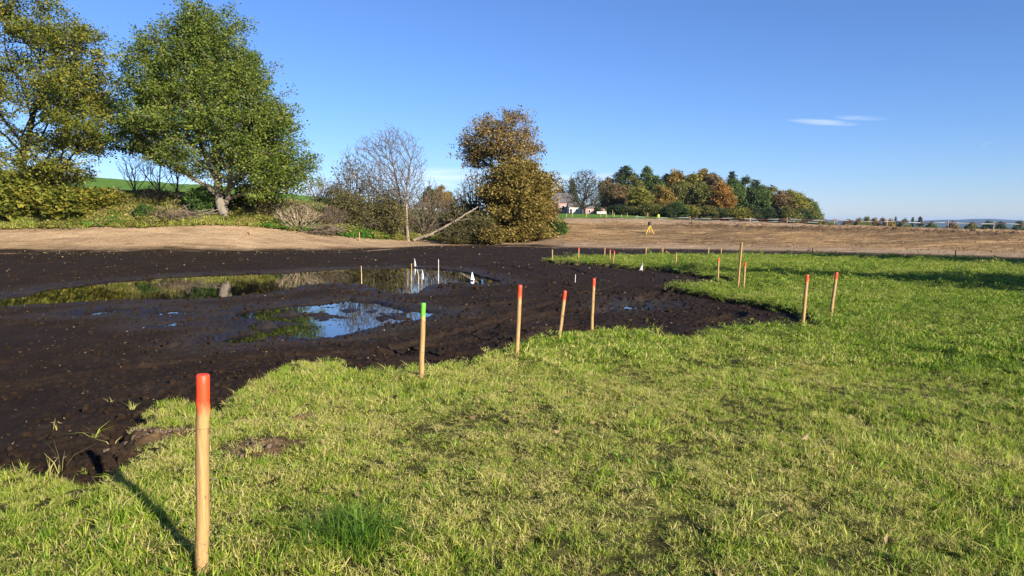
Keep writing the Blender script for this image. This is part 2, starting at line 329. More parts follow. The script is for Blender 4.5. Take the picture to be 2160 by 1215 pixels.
# ------------------------------------------------------------------ build the ground
def ground_mesh():
    ul = list(np.linspace(-160, 2320, 1000)); g = 3.
    a, b = ul[0], ul[-1]; left, right = [], []
    while a > -19000: g *= 1.22; a -= g; b += g; left.append(a); right.append(b)
    us = np.array(left[::-1]+ul+right)
    Ds = np.concatenate([np.geomspace(1.0, 2.2, 30, endpoint=False), np.geomspace(2.2, 90, 820, endpoint=False), np.geomspace(90, 7600, 150)])
    U, D = np.meshgrid(us, Ds); X = (U-1080)/FH*D; Y = D
    n, m = U.shape
    z, sl, sp, wet, u, d = terrain(X.ravel(), Y.ravel())
    V = np.c_[X.ravel(), Y.ravel(), z]
    R = rings(u); D_ = d; x = V[:, 0]; y = V[:, 1]
    d1, d2, d3 = R[0][0], R[1][0], R[2][0]
    wob = 1.2*fbm(x*.35, y*.35, 4, 81)+.5*fbm(x*1.5, y*1.5, 3, 82)
    right = sst(1130, 1215, u+6*wob)
    sand = sst(-1.2, 1.6, D_-d1+wob*1.1)*(1-right)
    toe = np.exp(-((D_-d1-1.2+.5*wob)/2.3)**2)*right*1.15
    streak = np.exp(-((D_-d1+3.6+1.4*wob)/.5)**2)*.75*sst(.45, .7, vnoise(x*.3, y*.3, None, 83))*(u < 1200)
    # pale scattered sandy strip on the mud, left end
    sand = np.maximum(np.maximum(sand, toe), streak)
    top = (1-sst(2.2, 3.8, np.abs(D_-d3+1.2+.2*wob)))*right*(1-.7*sst(1500, 1900, u))*1.3
    sand = np.clip(np.maximum(sand, top), 0, 1)
    brown = np.clip(np.maximum(right*sst(.5, 3.5, D_-d1+wob), sst(-.5, 2, D_-d1)), 0, 1)
    dark = right*np.exp(-((D_-d3+6.5)/2.2)**2)*sst(1250, 1450, u)*.65
    brown = brown*(1-dark*.8)
    soil = np.zeros_like(x)
    for cu, cv, rr in ((556,945,.25),(350,915,.22),(630,880,.14)):
        cx, cy = gpt(cu, cv); soil = np.maximum(soil, np.exp(-(np.hypot((x-cx)/1.5, y-cy)/rr)**2))
    A = np.c_[sand, np.clip(brown+soil*.55*(D_ < 10), 0, 1), wet]
    idx = np.arange(n*m).reshape(n, m)
    F = np.stack([idx[:-1, :-1], idx[:-1, 1:], idx[1:, 1:], idx[1:, :-1]], -1).reshape(-1, 4)
    cls = np.zeros(n*m, int)                                  # 0 mud
    cls[(sl > -.01) & (D_ < d1)] = 1
    cls[(soil > .42) & (sl > -.01) & (D_ < 10)] = 0
    cls[(D_ >= d1+.3) & (u < 1165)] = 2
    cls[(D_ >= d1+.3) & (u >= 1165)] = 3
    cls[(D_ >= d2+.5*wob) & (u < 1190-2*(D_-d2)) & (D_ > d1)] = 4
    cls[(D_ >= d3-.4) & (u < 1190)] = 5
    cls[(D_ >= d3+3.4) & (u >= 1190)] = 6
    cls[(D_ >= d3+8) & (u >= 1000) & (u < 1420) & (D_ < 330)] = 5
    cls[D_ > 330] = 6; cls[D_ > 4200] = 7
    fc = cls[F].max(1)
    names = [('mud', EARTH), ('lawn_ground', LAWNM), ('sand_bank', EARTH), ('earth_slope', EARTH), ('bank_ground', BANKM), ('meadow', MEADOW), ('far_land', FARM), ('hills', HILLM)]
    for k, (nm, mt) in enumerate(names):
        f = F[fc == k]
        if not len(f): continue
        ids, inv = np.unique(f, return_inverse=True)
        me = mesh_np(nm, V[ids], inv.reshape(f.shape), mt, {'g': A[ids]}, smooth=True)
        tag(obj(nm, me), kind='structure')
    # behind the camera
    gx = np.r_[-7600, -2000, -400, -80, np.linspace(-20, 20, 30), 80, 400, 2000, 7600]; gy = np.r_[-7600, -1500, -200, -40, np.linspace(-10, 1.0, 12)]
    X, Y = np.meshgrid(gx, gy); Z = np.where(Y > -20, 0.03*fbm(X*.8, Y*.8, 3, 11), 0)-.004; n, m = X.shape
    idx = np.arange(n*m).reshape(n, m); F = np.stack([idx[:-1, :-1], idx[:-1, 1:], idx[1:, 1:], idx[1:, :-1]], -1).reshape(-1, 4)
    tag(obj('lawn_ground', mesh_np('lawn_ground', np.c_[X.ravel(), Y.ravel(), Z.ravel()], F, LAWNM, smooth=True)), kind='structure')
ground_mesh()
def pool_sheet(P, grow, name):
    c = P.mean(0); n = len(P); Q = []
    for i in range(n):                # offset outward along the outline normals
        a, b = P[i-1], P[(i+1) % n]; t = b-a; nr = np.array([t[1], -t[0]]); nr /= np.linalg.norm(nr)+1e-9
        Q.append(P[i]+nr*grow)
    area = sum(P[i][0]*P[(i+1) % n][1]-P[(i+1) % n][0]*P[i][1] for i in range(n))
    if area < 0: Q = [P[i]-(Q[i]-P[i]) for i in range(n)]
    me = bpy.data.meshes.new(name); me.from_pydata([(q[0], q[1], WZ) for q in Q], [], [list(range(n)) if area > 0 else list(range(n))[::-1]]); me.materials.append(WATER)
    return tag(obj(name, me), kind='structure')
for P, g, nm in zip(POOLS, (.35, .35, .2, .15, .12, .08), ('pond_water', 'pond_water', 'puddle', 'puddle', 'puddle', 'puddle')):
    pool_sheet(P, g, nm)
# ------------------------------------------------------------------ instanced stuff
def source_collection(name, meshes):
    c = bpy.data.collections.new(name)
    for i, me in enumerate(meshes):
        c.objects.link(bpy.data.objects.new('%s_%s' % (name, 'abcdefghijkl'[i]), me))
    return c
def scatter(name, label, P, rot, scl, idx, coll, cat):
    me = bpy.data.meshes.new(name); me.vertices.add(len(P)); me.vertices.foreach_set('co', np.ascontiguousarray(P, np.float32).ravel())
    a = me.attributes.new('rot', 'FLOAT_VECTOR', 'POINT'); a.data.foreach_set('vector', np.ascontiguousarray(rot, np.float32).ravel())
    a = me.attributes.new('scl', 'FLOAT', 'POINT'); a.data.foreach_set('value', np.ascontiguousarray(scl, np.float32))
    a = me.attributes.new('idx', 'INT', 'POINT'); a.data.foreach_set('value', np.ascontiguousarray(idx, np.int32))
    o = obj(name, me)
    g = bpy.data.node_groups.new(name+'_scatter', 'GeometryNodeTree')
    g.interface.new_socket('Geometry', in_out='INPUT', socket_type='NodeSocketGeometry'); g.interface.new_socket('Geometry', in_out='OUTPUT', socket_type='NodeSocketGeometry')
    N, L = g.nodes, g.links; i = N.new('NodeGroupInput'); u = N.new('NodeGroupOutput'); ip = N.new('GeometryNodeInstanceOnPoints')
    ci = N.new('GeometryNodeCollectionInfo'); ci.inputs['Collection'].default_value = coll; ci.inputs['Separate Children'].default_value = True; ci.inputs['Reset Children'].default_value = True
    def na(n, t):
        x = N.new('GeometryNodeInputNamedAttribute'); x.data_type = t; x.inputs['Name'].default_value = n; return [s for s in x.outputs if s.enabled and s.name == 'Attribute'][0]
    e = N.new('FunctionNodeEulerToRotation'); L.new(na('rot', 'FLOAT_VECTOR'), e.inputs[0])
    L.new(i.outputs[0], ip.inputs['Points']); L.new(ci.outputs[0], ip.inputs['Instance']); ip.inputs['Pick Instance'].default_value = True
    L.new(na('idx', 'INT'), ip.inputs['Instance Index']); L.new(e.outputs[0], ip.inputs['Rotation']); L.new(na('scl', 'FLOAT'), ip.inputs['Scale']); L.new(ip.outputs[0], u.inputs[0])
    md = o.modifiers.new('scatter', 'NODES'); md.node_group = g
    return tag(o, label, cat, kind='stuff')
def blades(rng, n, rad, h0, h1, w, lean=.6, bend=.5, pw=1.6):
    a = rng.random(n)*6.283; r = rad*np.sqrt(rng.random(n)); b = np.c_[r*np.cos(a), r*np.sin(a), np.zeros(n)-.01]
    h = h0+(h1-h0)*rng.random(n)**pw; la = rng.random(n)*6.283; ll = lean*rng.random(n)*h; ld = np.c_[np.cos(la), np.sin(la), np.zeros(n)]
    wa = rng.random(n)*6.283; wd = np.c_[np.cos(wa), np.sin(wa), np.zeros(n)]*(w*(.6+.8*rng.random(n)))[:, None]/2
    def pt(t, dz=1.): return b+ld*(ll*(t*t*bend+t*(1-bend)))[:, None]*1.4+np.c_[np.zeros((n, 2)), h*t*(1-.35*t*(ll/h))]
    p0, p1, p2 = pt(0.), pt(.5), pt(1.)
    V = np.stack([p0-wd*.7, p0+wd*.7, p1+wd, p1-wd, p2+wd*.18, p2-wd*.18], 1).reshape(-1, 3)
    k = (np.arange(n)*6)[:, None]; F = np.concatenate([k+[0, 1, 2, 3], k+[3, 2, 4, 5]])
    return V, F
def rosette(rng, n, r0, r1, w, z0=.005, up=.35):
    Vs, Fs = [], []
    for i in range(n):
        a = rng.random()*6.283; L = r0+(r1-r0)*rng.random(); d = np.array([math.cos(a), math.sin(a), 0]); s = np.array([-d[1], d[0], 0]); ww = w*(.7+.6*rng.random()); uu = up*rng.random()*1.4
        c = np.array([0, 0, z0])+np.array([rng.normal()*.008, rng.normal()*.008, 0])
        p = [c, c+d*L*.35+[0, 0, L*uu*.6], c+d*L*.75+[0, 0, L*uu], c+d*L+[0, 0, L*uu*.8]]
        o = len(Vs)*1; V = [p[0]-s*ww*.12, p[0]+s*ww*.12, p[1]+s*ww*.5, p[1]-s*ww*.5, p[2]+s*ww*.42, p[2]-s*ww*.42, p[3]+s*ww*.05, p[3]-s*ww*.05]
        o = len(Vs); Vs += V; Fs += [(o, o+1, o+2, o+3), (o+3, o+2, o+4, o+5), (o+5, o+4, o+6, o+7)]
    return np.array(Vs), np.array(Fs)
GREEN = [(.022, .06, .004), (.085, .185, .008), (.22, .35, .014), (.40, .44, .05), (.58, .49, .18)]  # darkest green also paints in the shaded gaps between blades
def grassmat(name, dry):
    t = NT(name); g = t.new('ShaderNodeNewGeometry'); rnd = g.outputs['Random Per Island']; oi = t.new('ShaderNodeObjectInfo').outputs['Random']
    n = t.mix(.4, t.noise(.45, None, 4), t.noise(.11, t.pos((.5, 1.6, 1)), 3)); n2 = t.noise(3.5, None, 3)
    pos = t.new('ShaderNodeSeparateXYZ'); t.l.new(g.outputs['Position'], pos.inputs[0])
    near = t.math('MULTIPLY', t.math('SUBTRACT', 11., t.math('ADD', pos.outputs[1], t.math('MULTIPLY', pos.outputs[0], .7))), .045)   # straw-rich turf on the near left half of the field
    near = t.math('MINIMUM', t.math('MAXIMUM', near, -.09), .19)
    f = t.math('ADD', t.math('MULTIPLY', rnd, .75), t.math('MULTIPLY', oi, .32))
    f = t.math('ADD', f, t.math('MULTIPLY', t.math('SUBTRACT', t.mix(.5, n, n2), .5), 1.7)); f = t.math('ADD', t.math('ADD', f, near), dry, True)
    c = t.ramp(f, [(.05, GREEN[0]), (.25, GREEN[1]), (.48, GREEN[2]), (.68, GREEN[3]), (.92, GREEN[4])])
    t.l.new(c, t.b.inputs['Base Color']); t.b.inputs['Roughness'].default_value = .55; t.b.inputs['Specular IOR Level'].default_value = .35
    t.thin(c, .4); return t.m
G_GREEN = grassmat('grass_blades', -.05); G_DRY = grassmat('dry_grass_blades', .24)
G_BROAD = leafmat('broad_weed_leaves', [(.06, .13, .015), (.11, .19, .02), (.19, .26, .035)], 2., .3)
def two(me_green, me_dry):            # one tuft mesh from green and dry blades
    V, F = join([me_green, me_dry]); mi = np.r_[np.zeros(len(me_green[1])), np.ones(len(me_dry[1]))]; return V, F, mi
def tuft(seed, ng, nd, rad, h0, h1, w, broad=0, lean=.8):
    r = np.random.default_rng(seed); a = blades(r, ng, rad, h0, h1, w, lean); b = blades(r, nd, rad, h0*.6, h1*.75, w*.8, 1.5)
    V, F, mi = two(a, b); mats = [G_GREEN, G_DRY]
    if broad:
        c = rosette(r, broad, rad*.35, rad*.8, .02); o = len(V); V = np.concatenate([V, c[0]]); F = np.concatenate([F, c[1]+o]); mi = np.r_[mi, np.full(len(c[1]), 2)]; mats.append(G_BROAD)
    return mesh_np('tuft', V, F, mats, midx=mi)
TUFTS = [tuft(1, 60, 50, .075, .01, .048, .0036, 0, 1.6), tuft(2, 45, 120, .085, .008, .034, .0036, 0, 2.2), tuft(3, 60, 18, .06, .015, .075, .004, 0, 1.1), tuft(4, 40, 40, .08, .01, .04, .0036, 4, 1.6),
         tuft(5, 40, 24, .05, .03, .10, .0042, 0, 1.1), tuft(6, 30, 40, .09, .01, .035, .0036, 6, 1.6),
         tuft(7, 150, 80, .22, .015, .06, .007, 0, 1.4), tuft(8, 90, 140, .22, .012, .05, .007, 0, 1.6), tuft(9, 150, 40, .17, .03, .095, .008, 0, 1.1),
         tuft(10, 250, 100, .42, .015, .06, .013, 0, 1.5), tuft(11, 190, 160, .42, .015, .05, .013, 0, 1.7), tuft(12, 240, 60, .36, .03, .08, .014, 0, 1.3)]
TC = source_collection('tuft', TUFTS)
def wedge(rng, d0, d1, n, umin=-140, umax=2300):
    D = np.sqrt(d0*d0+(d1*d1-d0*d0)*rng.random(n)); u = umin+(umax-umin)*rng.random(n); return (u-1080)/FH*D, D
def area(d0, d1): return .5*(d1*d1-d0*d0)*(2440/FH)
def lawn_grass():
    Ps, Rs, Ss, Is = [], [], [], []
    for d0, d1, dens, kinds, s in ((1.9, 8, 480, (0, 1, 2, 3, 4, 5), 1.), (8, 18, 85, (6, 7, 8), 1.), (18, 52, 22, (9, 10, 11), 1.)):
        ext = {1.9: 850, 8: 350, 18: 150}[d0]; n = int(area(d0, d1)*dens*(2440+2*ext)/2440); x, y = wedge(RNG, d0, d1, n, -140-ext, 2300+ext); z, sl, sp, wet, u, D = terrain(x, y)
        lim = {1.9: .0, 8: .03, 18: .12}[d0]
        keep = sl > lim+RNG.random(n)*.06-.03-np.where(RNG.random(n) < .10, RNG.exponential(.10, n), 0)
        keep &= D < np.interp(u, UC, D1)-1
        bare = vnoise(x*1.9, y*1.9, None, 91)+.4*vnoise(x*6, y*6, None, 92)      # thin spots
        thatch = bare > .92
        for cu, cv, rr in ((556,945,.27),(350,915,.22),(630,880,.13)):
            cx, cy = gpt(cu, cv); q = np.hypot((x-cx)/1.5, y-cy)/rr; keep &= ~((q < .95) & (RNG.random(n) < .93))
        x, y, z, sl, thatch = x[keep], y[keep], z[keep], sl[keep], thatch[keep]; n = len(x)
        t = vnoise(x*.7, y*.7, None, 93)*.6+RNG.random(n)*.4; t2 = vnoise(x*1.3+9, y*1.3, None, 94)
        if len(kinds) == 6:
            k = np.where(t > .6, 1, np.where(t > .45, 0, 2)); k = np.where((t2 > .66) & (RNG.random(n) < .12), 3, k); k = np.where((t2 < .2) & (RNG.random(n) < .08), 5, k)
            k = np.where(RNG.random(n) < .05+.3*(sl < .25), 4, k)
        else: k = np.where(t > .55, kinds[1], np.where((t > .3), kinds[0], kinds[2]))
        k = np.where(thatch & (RNG.random(n) < .8), kinds[1], k)
        S = np.where(thatch, .95, .12)+(1-.75*thatch)*(.48+.62*RNG.random(n)**2)*(.55+.9*vnoise(x*1.6+5, y*1.6, None, 95)*(.6+.8*vnoise(x*5, y*5, None, 96)))
        Ps.append(np.c_[x, y, z-.004]); Rs.append(np.c_[RNG.normal(0, .26, n), RNG.normal(0, .26, n), RNG.random(n)*6.283]); Ss.append(S); Is.append(k)
    scatter('grass', 'mown yellowish green grass of the field round the mud', np.concatenate(Ps), np.concatenate(Rs), np.concatenate(Ss), np.concatenate(Is), TC, 'grass')
lawn_grass()
# weeds on the bank, leaf litter, clods
WEED_A = leafmat('bank_weed_leaves', [(.09, .10, .018), (.19, .19, .035), (.32, .28, .07), (.46, .36, .15)], .45, .35)
WEED_G = leafmat('nettle_leaves', [(.04, .12, .015), (.07, .19, .02), (.11, .24, .03)], 1., .35)
def leaves(rng, C, size, up=.6, elong=1.5, fold=False):
    n = len(C); nr = rng.normal(size=(n, 3)); nr[:, 2] = np.abs(nr[:, 2])*1.0+up; nr /= np.linalg.norm(nr, axis=1, keepdims=True)
    t = rng.normal(size=(n, 3)); t -= nr*(t*nr).sum(1, keepdims=True); t /= np.linalg.norm(t, axis=1, keepdims=True); b = np.cross(nr, t)
    s = (size*(.6+.8*rng.random(n)))[:, None]
    V = np.stack([C-t*s*.5*elong, C+b*s*.42+t*s*.08, C+t*s*.5*elong, C-b*s*.42+t*s*.08], 1).reshape(-1, 3)
    return V, np.arange(n*4).reshape(-1, 4)
def weed(seed, n, r, h, ls, mat, stems=30):
    g = np.random.default_rng(seed); C = g.normal(size=(n, 3))*[r*.5, r*.5, 0]; C[:, 2] = h*g.random(n)**.8*(1-.5*np.minimum(1, np.hypot(C[:, 0], C[:, 1])/r))
    a = leaves(g, C, ls); b = blades(g, stems, r*.8, h*.5, h*1.2, .02, .8); V, F = join([a, b]); return mesh_np('weed', V, F, [mat, G_DRY], midx=np.r_[np.zeros(len(a[1])), np.ones(len(b[1]))])
WC = source_collection('weed', [weed(21, 160, .5, .35, .10, WEED_A), weed(22, 200, .6, .5, .11, WEED_A, 60), weed(23, 180, .45, .3, .10, WEED_G, 10), weed(24, 40, .5, .25, .09, WEED_A, 160)])
def bank_weeds():
    n = 15000; u = -160+1380*RNG.random(n); d2 = np.interp(u, UC, D2); d3 = np.interp(u, UC, D3)
    D = d2+(d3-d2+1.2)*RNG.random(n)-.2; x = (u-1080)/FH*D; z = terrain(x, D)[0]
    t = vnoise(x*.35, D*.35, None, 101)+.35*(RNG.random(n)-.5); edge = (D-d2) < 1.2
    keep = (u < 1195-2*(D-d2)) & ~((D-d2 < 2.5) & (u < 330) & (RNG.random(n) < .5))
    k = np.where(t > .80, 2, np.where(t > .64, 0, np.where(t > .58, 1, 3))); k = np.where((u > 560) & edge & (RNG.random(n) < .45), 2, k); k = np.where((k == 2) & (u > 780) & (RNG.random(n) < .7), 0, k); k = np.where((k == 2) & (u < 560) & (RNG.random(n) < .7), 3, k)
    s = (.5+.8*RNG.random(n))*(1-.5*sst(-1.5, 0, D-d3)); m = keep
    scatter('undergrowth', 'yellow green weeds and dry grass covering the bank under the trees', np.c_[x, D, z][m], np.c_[RNG.normal(0, .1, n), RNG.normal(0, .1, n), RNG.random(n)*6.283][m], s[m], k[m], WC, 'undergrowth')
bank_weeds()
LITTER = leafmat('dead_leaves', [(.07, .04, .018), (.15, .09, .04), (.28, .19, .09), (.45, .36, .22)], 1.5, .15)
CLODM = None
def clodmesh(seed, mat):
    import bmesh
    bm = bmesh.new(); bmesh.ops.create_icosphere(bm, subdivisions=2, radius=1)
    for v in bm.verts:
        p = v.co; k = float(vnoise(np.array([p.x*1.3+seed]), np.array([p.y*1.3]), np.array([p.z*1.3]), seed)[0]); k2 = float(vnoise(np.array([p.x*3+seed]), np.array([p.y*3]), np.array([p.z*3]), seed)[0])
        v.co = p*(.55+.6*k+.35*k2); v.co.z *= .62
    me = bpy.data.meshes.new('clod'); bm.to_mesh(me); bm.free(); me.materials.append(mat)
    at_ = me.attributes.new('g', 'FLOAT_COLOR', 'POINT')
    at_.data.foreach_set('color', np.tile([0, 0, .2, 1], len(me.vertices)).astype(np.float32)); return me
MUDCLOD = simple('peat_clod', (.023, .0138, .0082), 1., .5, 20, 0, .6)
def leafcard(seed):
    g = np.random.default_rng(seed); V, F = leaves(g, np.array([[0, 0, .15]]), 1., 3., 1.3); V = np.r_[V]; V[0, 2] += .25; V[2, 2] += .2; return mesh_np('leaf', V, F, LITTER)
LC = source_collection('leaf', [leafcard(1), leafcard(2), leafcard(3)])
CC = source_collection('clod', [clodmesh(i, MUDCLOD) for i in (1, 2, 3, 4)])
BC = source_collection('soil', [clodmesh(i, simple('brown_soil_clod', (.19, .125, .08), .95, .45, 8, 0, .6)) for i in (5, 6, 7)])
def mud_bits():
    n = 26000; D = 5*(62/5)**(RNG.random(n)); u = -150+2450*RNG.random(n); x = (u-1080)/FH*D; z, sl, sp, wet, uu, DD = terrain(x, D)
    d1 = np.interp(u, UC, D1); keep = (sl < -.15) & (sp < -.1) & (D < d1+4); dens = np.where(D > d1-6, 1., .13)*(.3+vnoise(x*.4, D*.4, None, 111)); keep &= RNG.random(n) < dens
    P = np.c_[x, D, z+.006][keep]; k = len(P)
    scatter('fallen_leaves', 'pale dead leaves scattered over the dark mud and the sandy strip', P, np.c_[RNG.normal(0, .25, k), RNG.normal(0, .25, k), RNG.random(k)*6.283], (.012+.028*RNG.random(k)**1.5)*np.clip(P[:, 1]/16, .8, 2.4), RNG.integers(0, 3, k), LC, 'leaves')
    n = 60000; D = 4.5*(50/4.5)**(RNG.random(n)); u = -150+2000*RNG.random(n); x = (u-1080)/FH*D; z, sl, sp, wet, uu, DD = terrain(x, D)
    d1 = np.interp(u, UC, D1); near = np.exp(-np.abs(sl+.35)/.5)+1.1*np.exp(-np.abs(sp+.5)/.6); rough = sst(.45, .7, vnoise(x*.6, D*.6, None, 112)+.2*vnoise(x*3, D*3, None, 113))
    keep = (sl < -.03) & (z > WZ-.03) & (D < d1) & (RNG.random(n) < .01+.35*near+.30*rough*np.clip((D-4)/8, .15, 1))
    P = np.c_[x, D, z][keep]; k = len(P); s = (.008+.045*RNG.random(k)**4)*np.clip(P[:, 1]/14, .8, 1.5)
    scatter('mud_clods', 'crumbly dark peat clods lying over the mud', P, np.c_[RNG.random((k, 3))*6.283], s, RNG.integers(0, 4, k), CC, 'clods')
    n = 9000; u = 1170+1100*RNG.random(n); d1 = np.interp(u, UC, D1); d3 = np.interp(u, UC, D3); t = RNG.random(n); D = d1+2+(d3-d1)*t; x = (u-1080)/FH*D
    keep = RNG.random(n) < (.10+.75*np.exp(-((D-d3+4.5)/2.5)**2)*(u > 1380)); z = terrain(x, D)[0]
    P = np.c_[x, D, z][keep]; k = len(P); scatter('soil_clods', 'brown soil clods strewn over the long earth slope', P, np.c_[RNG.random((k, 3))*6.283], .025+.075*RNG.random(k)**3, RNG.integers(0, 3, k), BC, 'clods')
mud_bits()
def sod_bits():
    Ps = []
    for cu, cv, rr, n in ((556,945,.25,230),(350,915,.22,200),(630,880,.14,60)):
        cx, cy = gpt(cu, cv); x = cx+RNG.normal(0, rr*.8, n); y = cy+RNG.normal(0, rr*.5, n); Ps.append(np.c_[x, y, terrain(x, y)[0]])
    P = np.concatenate(Ps); k = len(P); scatter('turned_soil_crumbs', 'greyish soil crumbs on the turned sods beside the nearest stake', P, RNG.random((k, 3))*6.283, .003+.018*RNG.random(k)**3.5, RNG.integers(0, 3, k), SC2, 'soil crumbs')
SC2 = source_collection('crumb', [clodmesh(i, simple('greyish_soil', (.13, .092, .062), .98, .4, 12, 0, .6)) for i in (8, 9, 10)])
sod_bits()
def lawn_leaves():
    n = 900; x, y = wedge(RNG, 2.4, 16, n); z, sl = terrain(x, y)[:2]; k = (sl > .05); P = np.c_[x, y, z+.018+.02*RNG.random(n)][k]; m = len(P)
    scatter('fallen_leaves', 'brown dead leaves lying here and there in the mown grass', P, np.c_[RNG.normal(0, .5, (m, 2)), RNG.random(m)*6.283], .018+.035*RNG.random(m)**1.5, RNG.integers(0, 3, m), LC, 'leaves')
lawn_leaves()
# ------------------------------------------------------------------ trees
def skeleton(limbs, P, bf=.35, down=.6):
    nodes = []; par = []; pl = []
    for L in limbs:
        for i, p in enumerate(L):
            p = np.array(p, float)
            if i == 0 and nodes:
                q = int(np.argmin([np.linalg.norm(p-n) for n in nodes])); last = q
                if np.linalg.norm(nodes[q]-p) < .02: continue
            par.append(last if nodes else -1); pl.append(0 if not nodes else pl[last]+np.linalg.norm(p-nodes[last])); nodes.append(p); last = len(nodes)-1
    n0 = len(nodes); N = len(P); pos = np.concatenate([np.array(nodes), P]); parent = np.r_[par, np.full(N, -1)]; plen = np.r_[pl, np.zeros(N)]
    best = np.full(N, 1e9); bp = np.zeros(N, int)
    def relax(j):
        d = P-pos[j]; L = np.sqrt((d*d).sum(1)); c = L+bf*(plen[j]+L)+down*np.maximum(0, -d[:, 2])
        m = c < best; best[m] = c[m]; bp[m] = j
    for j in range(n0):
        if j > 0 or n0 == 1: relax(j)
    done = np.zeros(N, bool)
    for _ in range(N):
        i = int(np.argmin(np.where(done, 1e12, best))); done[i] = True; j = n0+i
        parent[j] = bp[i]; plen[j] = plen[bp[i]]+np.linalg.norm(P[i]-pos[bp[i]])
        d = P-pos[j]; L = np.sqrt((d*d).sum(1)); c = L+bf*(plen[j]+L)+down*np.maximum(0, -d[:, 2]); m = (c < best) & ~done; best[m] = c[m]; bp[m] = j
    order = np.argsort(plen)
    for _ in range(2):
        cs = np.zeros_like(pos); cn = np.zeros(len(pos)); np.add.at(cs, parent[1:], pos[1:]); np.add.at(cn, parent[1:], 1)
        m = (cn > 0); m[:n0] = False; k = np.where(m)[0]; pos[k] = .5*pos[k]+.25*pos[parent[k]]+.25*cs[k]/cn[k][:, None]
    return pos, parent, plen, order, n0
def radii(pos, parent, order, R, rt, e=2.3):
    a = np.zeros(len(pos))
    for j in order[::-1]:
        if a[j] == 0: a[j] = rt**e
        if parent[j] >= 0: a[parent[j]] += a[j]
    r = a**(1/e); r0 = r[0]; return rt+(r-rt)*(R-rt)/max(1e-6, r0-rt) if r0 > R else r*1.+(R-r0)*(r/r0)**1.5
def wood_mesh(name, pos, parent, r, mat, flare=1.5, thick=None):
    j = np.where(parent >= 0)[0]; A = pos[parent[j]]; B = pos[j]; rb = r[j]; ra = np.minimum(r[parent[j]], rb*1.35)
    main = parent[j] == 0; ra[main] = r[0]*flare
    parts = []; mi = []
    for lo, hi, k in ((.06, 99, 9), (.02, .06, 5), (0, .02, 3)):
        m = (rb >= lo) & (rb < hi)
        if m.any(): parts.append(frusta(A[m], B[m], ra[m], rb[m], k)); mi.append(np.full(len(parts[-1][1]), 1 if thick and lo > .05 else 0))
    V, F = join(parts); return mesh_np(name, V, F, [mat, thick] if thick else mat, smooth=True, midx=np.concatenate(mi))
def crown_pts(rng, n, prof, depth=.85, shell=.4, lump=.25, gap=.35, gf=.55, seed=0, clumps=None):
    if clumps:
        K, sg = clumps; c = crown_pts(rng, K, prof, depth, .22, lump, .1, gf, seed); c[:, :2] *= .90; c[:, 2] = c[:, 2]-.02*(c[:, 2]-c[:, 2].min()); m = int(n*.8); w = .5+rng.random(K)*1.2
        i = rng.choice(K, m, p=w/w.sum()); P = c[i]+rng.normal(size=(m, 3))*[sg, sg, sg*.5]*(.6+.4*w[i])[:, None]
        return np.concatenate([P, crown_pts(rng, n-m, prof, depth, .7, lump, .1, gf, seed)])
    prof = np.array(prof, float); hs, xl, xr = prof.T; out = []
    tot = 0
    while tot < n:
        h = hs[0]+(hs[-1]-hs[0])*rng.random(n*2); a = np.interp(h, hs, xl); b = np.interp(h, hs, xr); cx = (b-a)/2; rad = (a+b)/2
        k = rng.random(n*2) < (np.abs(rad)/np.max((xl+xr)/2))**1.6; h, cx, rad = h[k], cx[k], rad[k]; m = len(h)
        ph = rng.random(m)*6.283; rho = rng.random(m)**shell
        lf = 1+lump*(vnoise(np.cos(ph)*2.2+5+seed, np.sin(ph)*2.2+5, h*.55, seed+1)*2-1)+lump*.6*(vnoise(np.cos(ph)*5+5, np.sin(ph)*5+5, h*1.3, seed+2)*2-1)
        p = np.c_[cx+rad*rho*lf*np.cos(ph), rad*depth*rho*lf*np.sin(ph), h+rng.normal(0, .15, m)]
        g = vnoise(p[:, 0]*gf+seed, p[:, 1]*gf, p[:, 2]*gf*1.3, seed+3); p = p[g > gap]; out.append(p); tot += len(p)
    return np.concatenate(out)[:n]
def leaf_cloud(rng, pos, r, n0, per, sig, size, rmax=.05, up=.5, keep=None):
    k = np.where((r < rmax))[0]; k = k[k >= n0]
    C = np.repeat(pos[k], per, 0); C = C+rng.normal(size=C.shape)*sig*[1, 1, .75]
    if keep is not None: C = C[keep(C)]
    return leaves(rng, C, size, up)
BARK = barkmat('grey_bark', (.055, .042, .03), (.16, .13, .10)); BARK_D = barkmat('dark_bark', (.02, .015, .011), (.06, .045, .034))
BARK_S = barkmat('straw_bark', (.20, .15, .09), (.46, .36, .235)); BARK_P = barkmat('pale_bark', (.11, .085, .06), (.30, .235, .17)); TWIG = barkmat('twig_bark', (.08, .055, .036), (.20, .145, .10)); TWIG_G = barkmat('grey_twigs', (.065, .045, .029), (.16, .118, .08))
def tree(name, label, cat, base, limbs, n, prof, R, rt=.012, per=30, sig=.28, size=.15, leafm=None, bark=BARK, seed=1, rz=0, group=None, crown_name='crown', bf=.35, rmax=.05, down=.6, keep=None, e=2.3, flare=1.5, thick=None, **kw):
    g = np.random.default_rng(seed); P = crown_pts(g, n, prof, seed=seed, **kw)
    pos, par, plen, order, n0 = skeleton(limbs, P, bf, down); r = radii(pos, par, order, R, rt, e)
    t = thing(name, label, cat, base, group, rz)
    obj('trunk' if crown_name == 'crown' else 'stems', wood_mesh('trunk', pos, par, r, bark, flare, thick), t)
    if leafm is not None:
        V, F = leaf_cloud(g, pos, r, n0, per, sig, size, rmax, keep=keep); obj(crown_name, mesh_np(crown_name, V, F, leafm), t)
    return t
def rel(D, u0, z0, pts):              # pixel outline to metres beside a base
    o = []
    for u, v, *dy in pts:
        p = at(u, v, D); b = at(u0, HZ, D); o.append((p[0]-b[0], dy[0] if dy else 0., p[2]-z0))
    return o
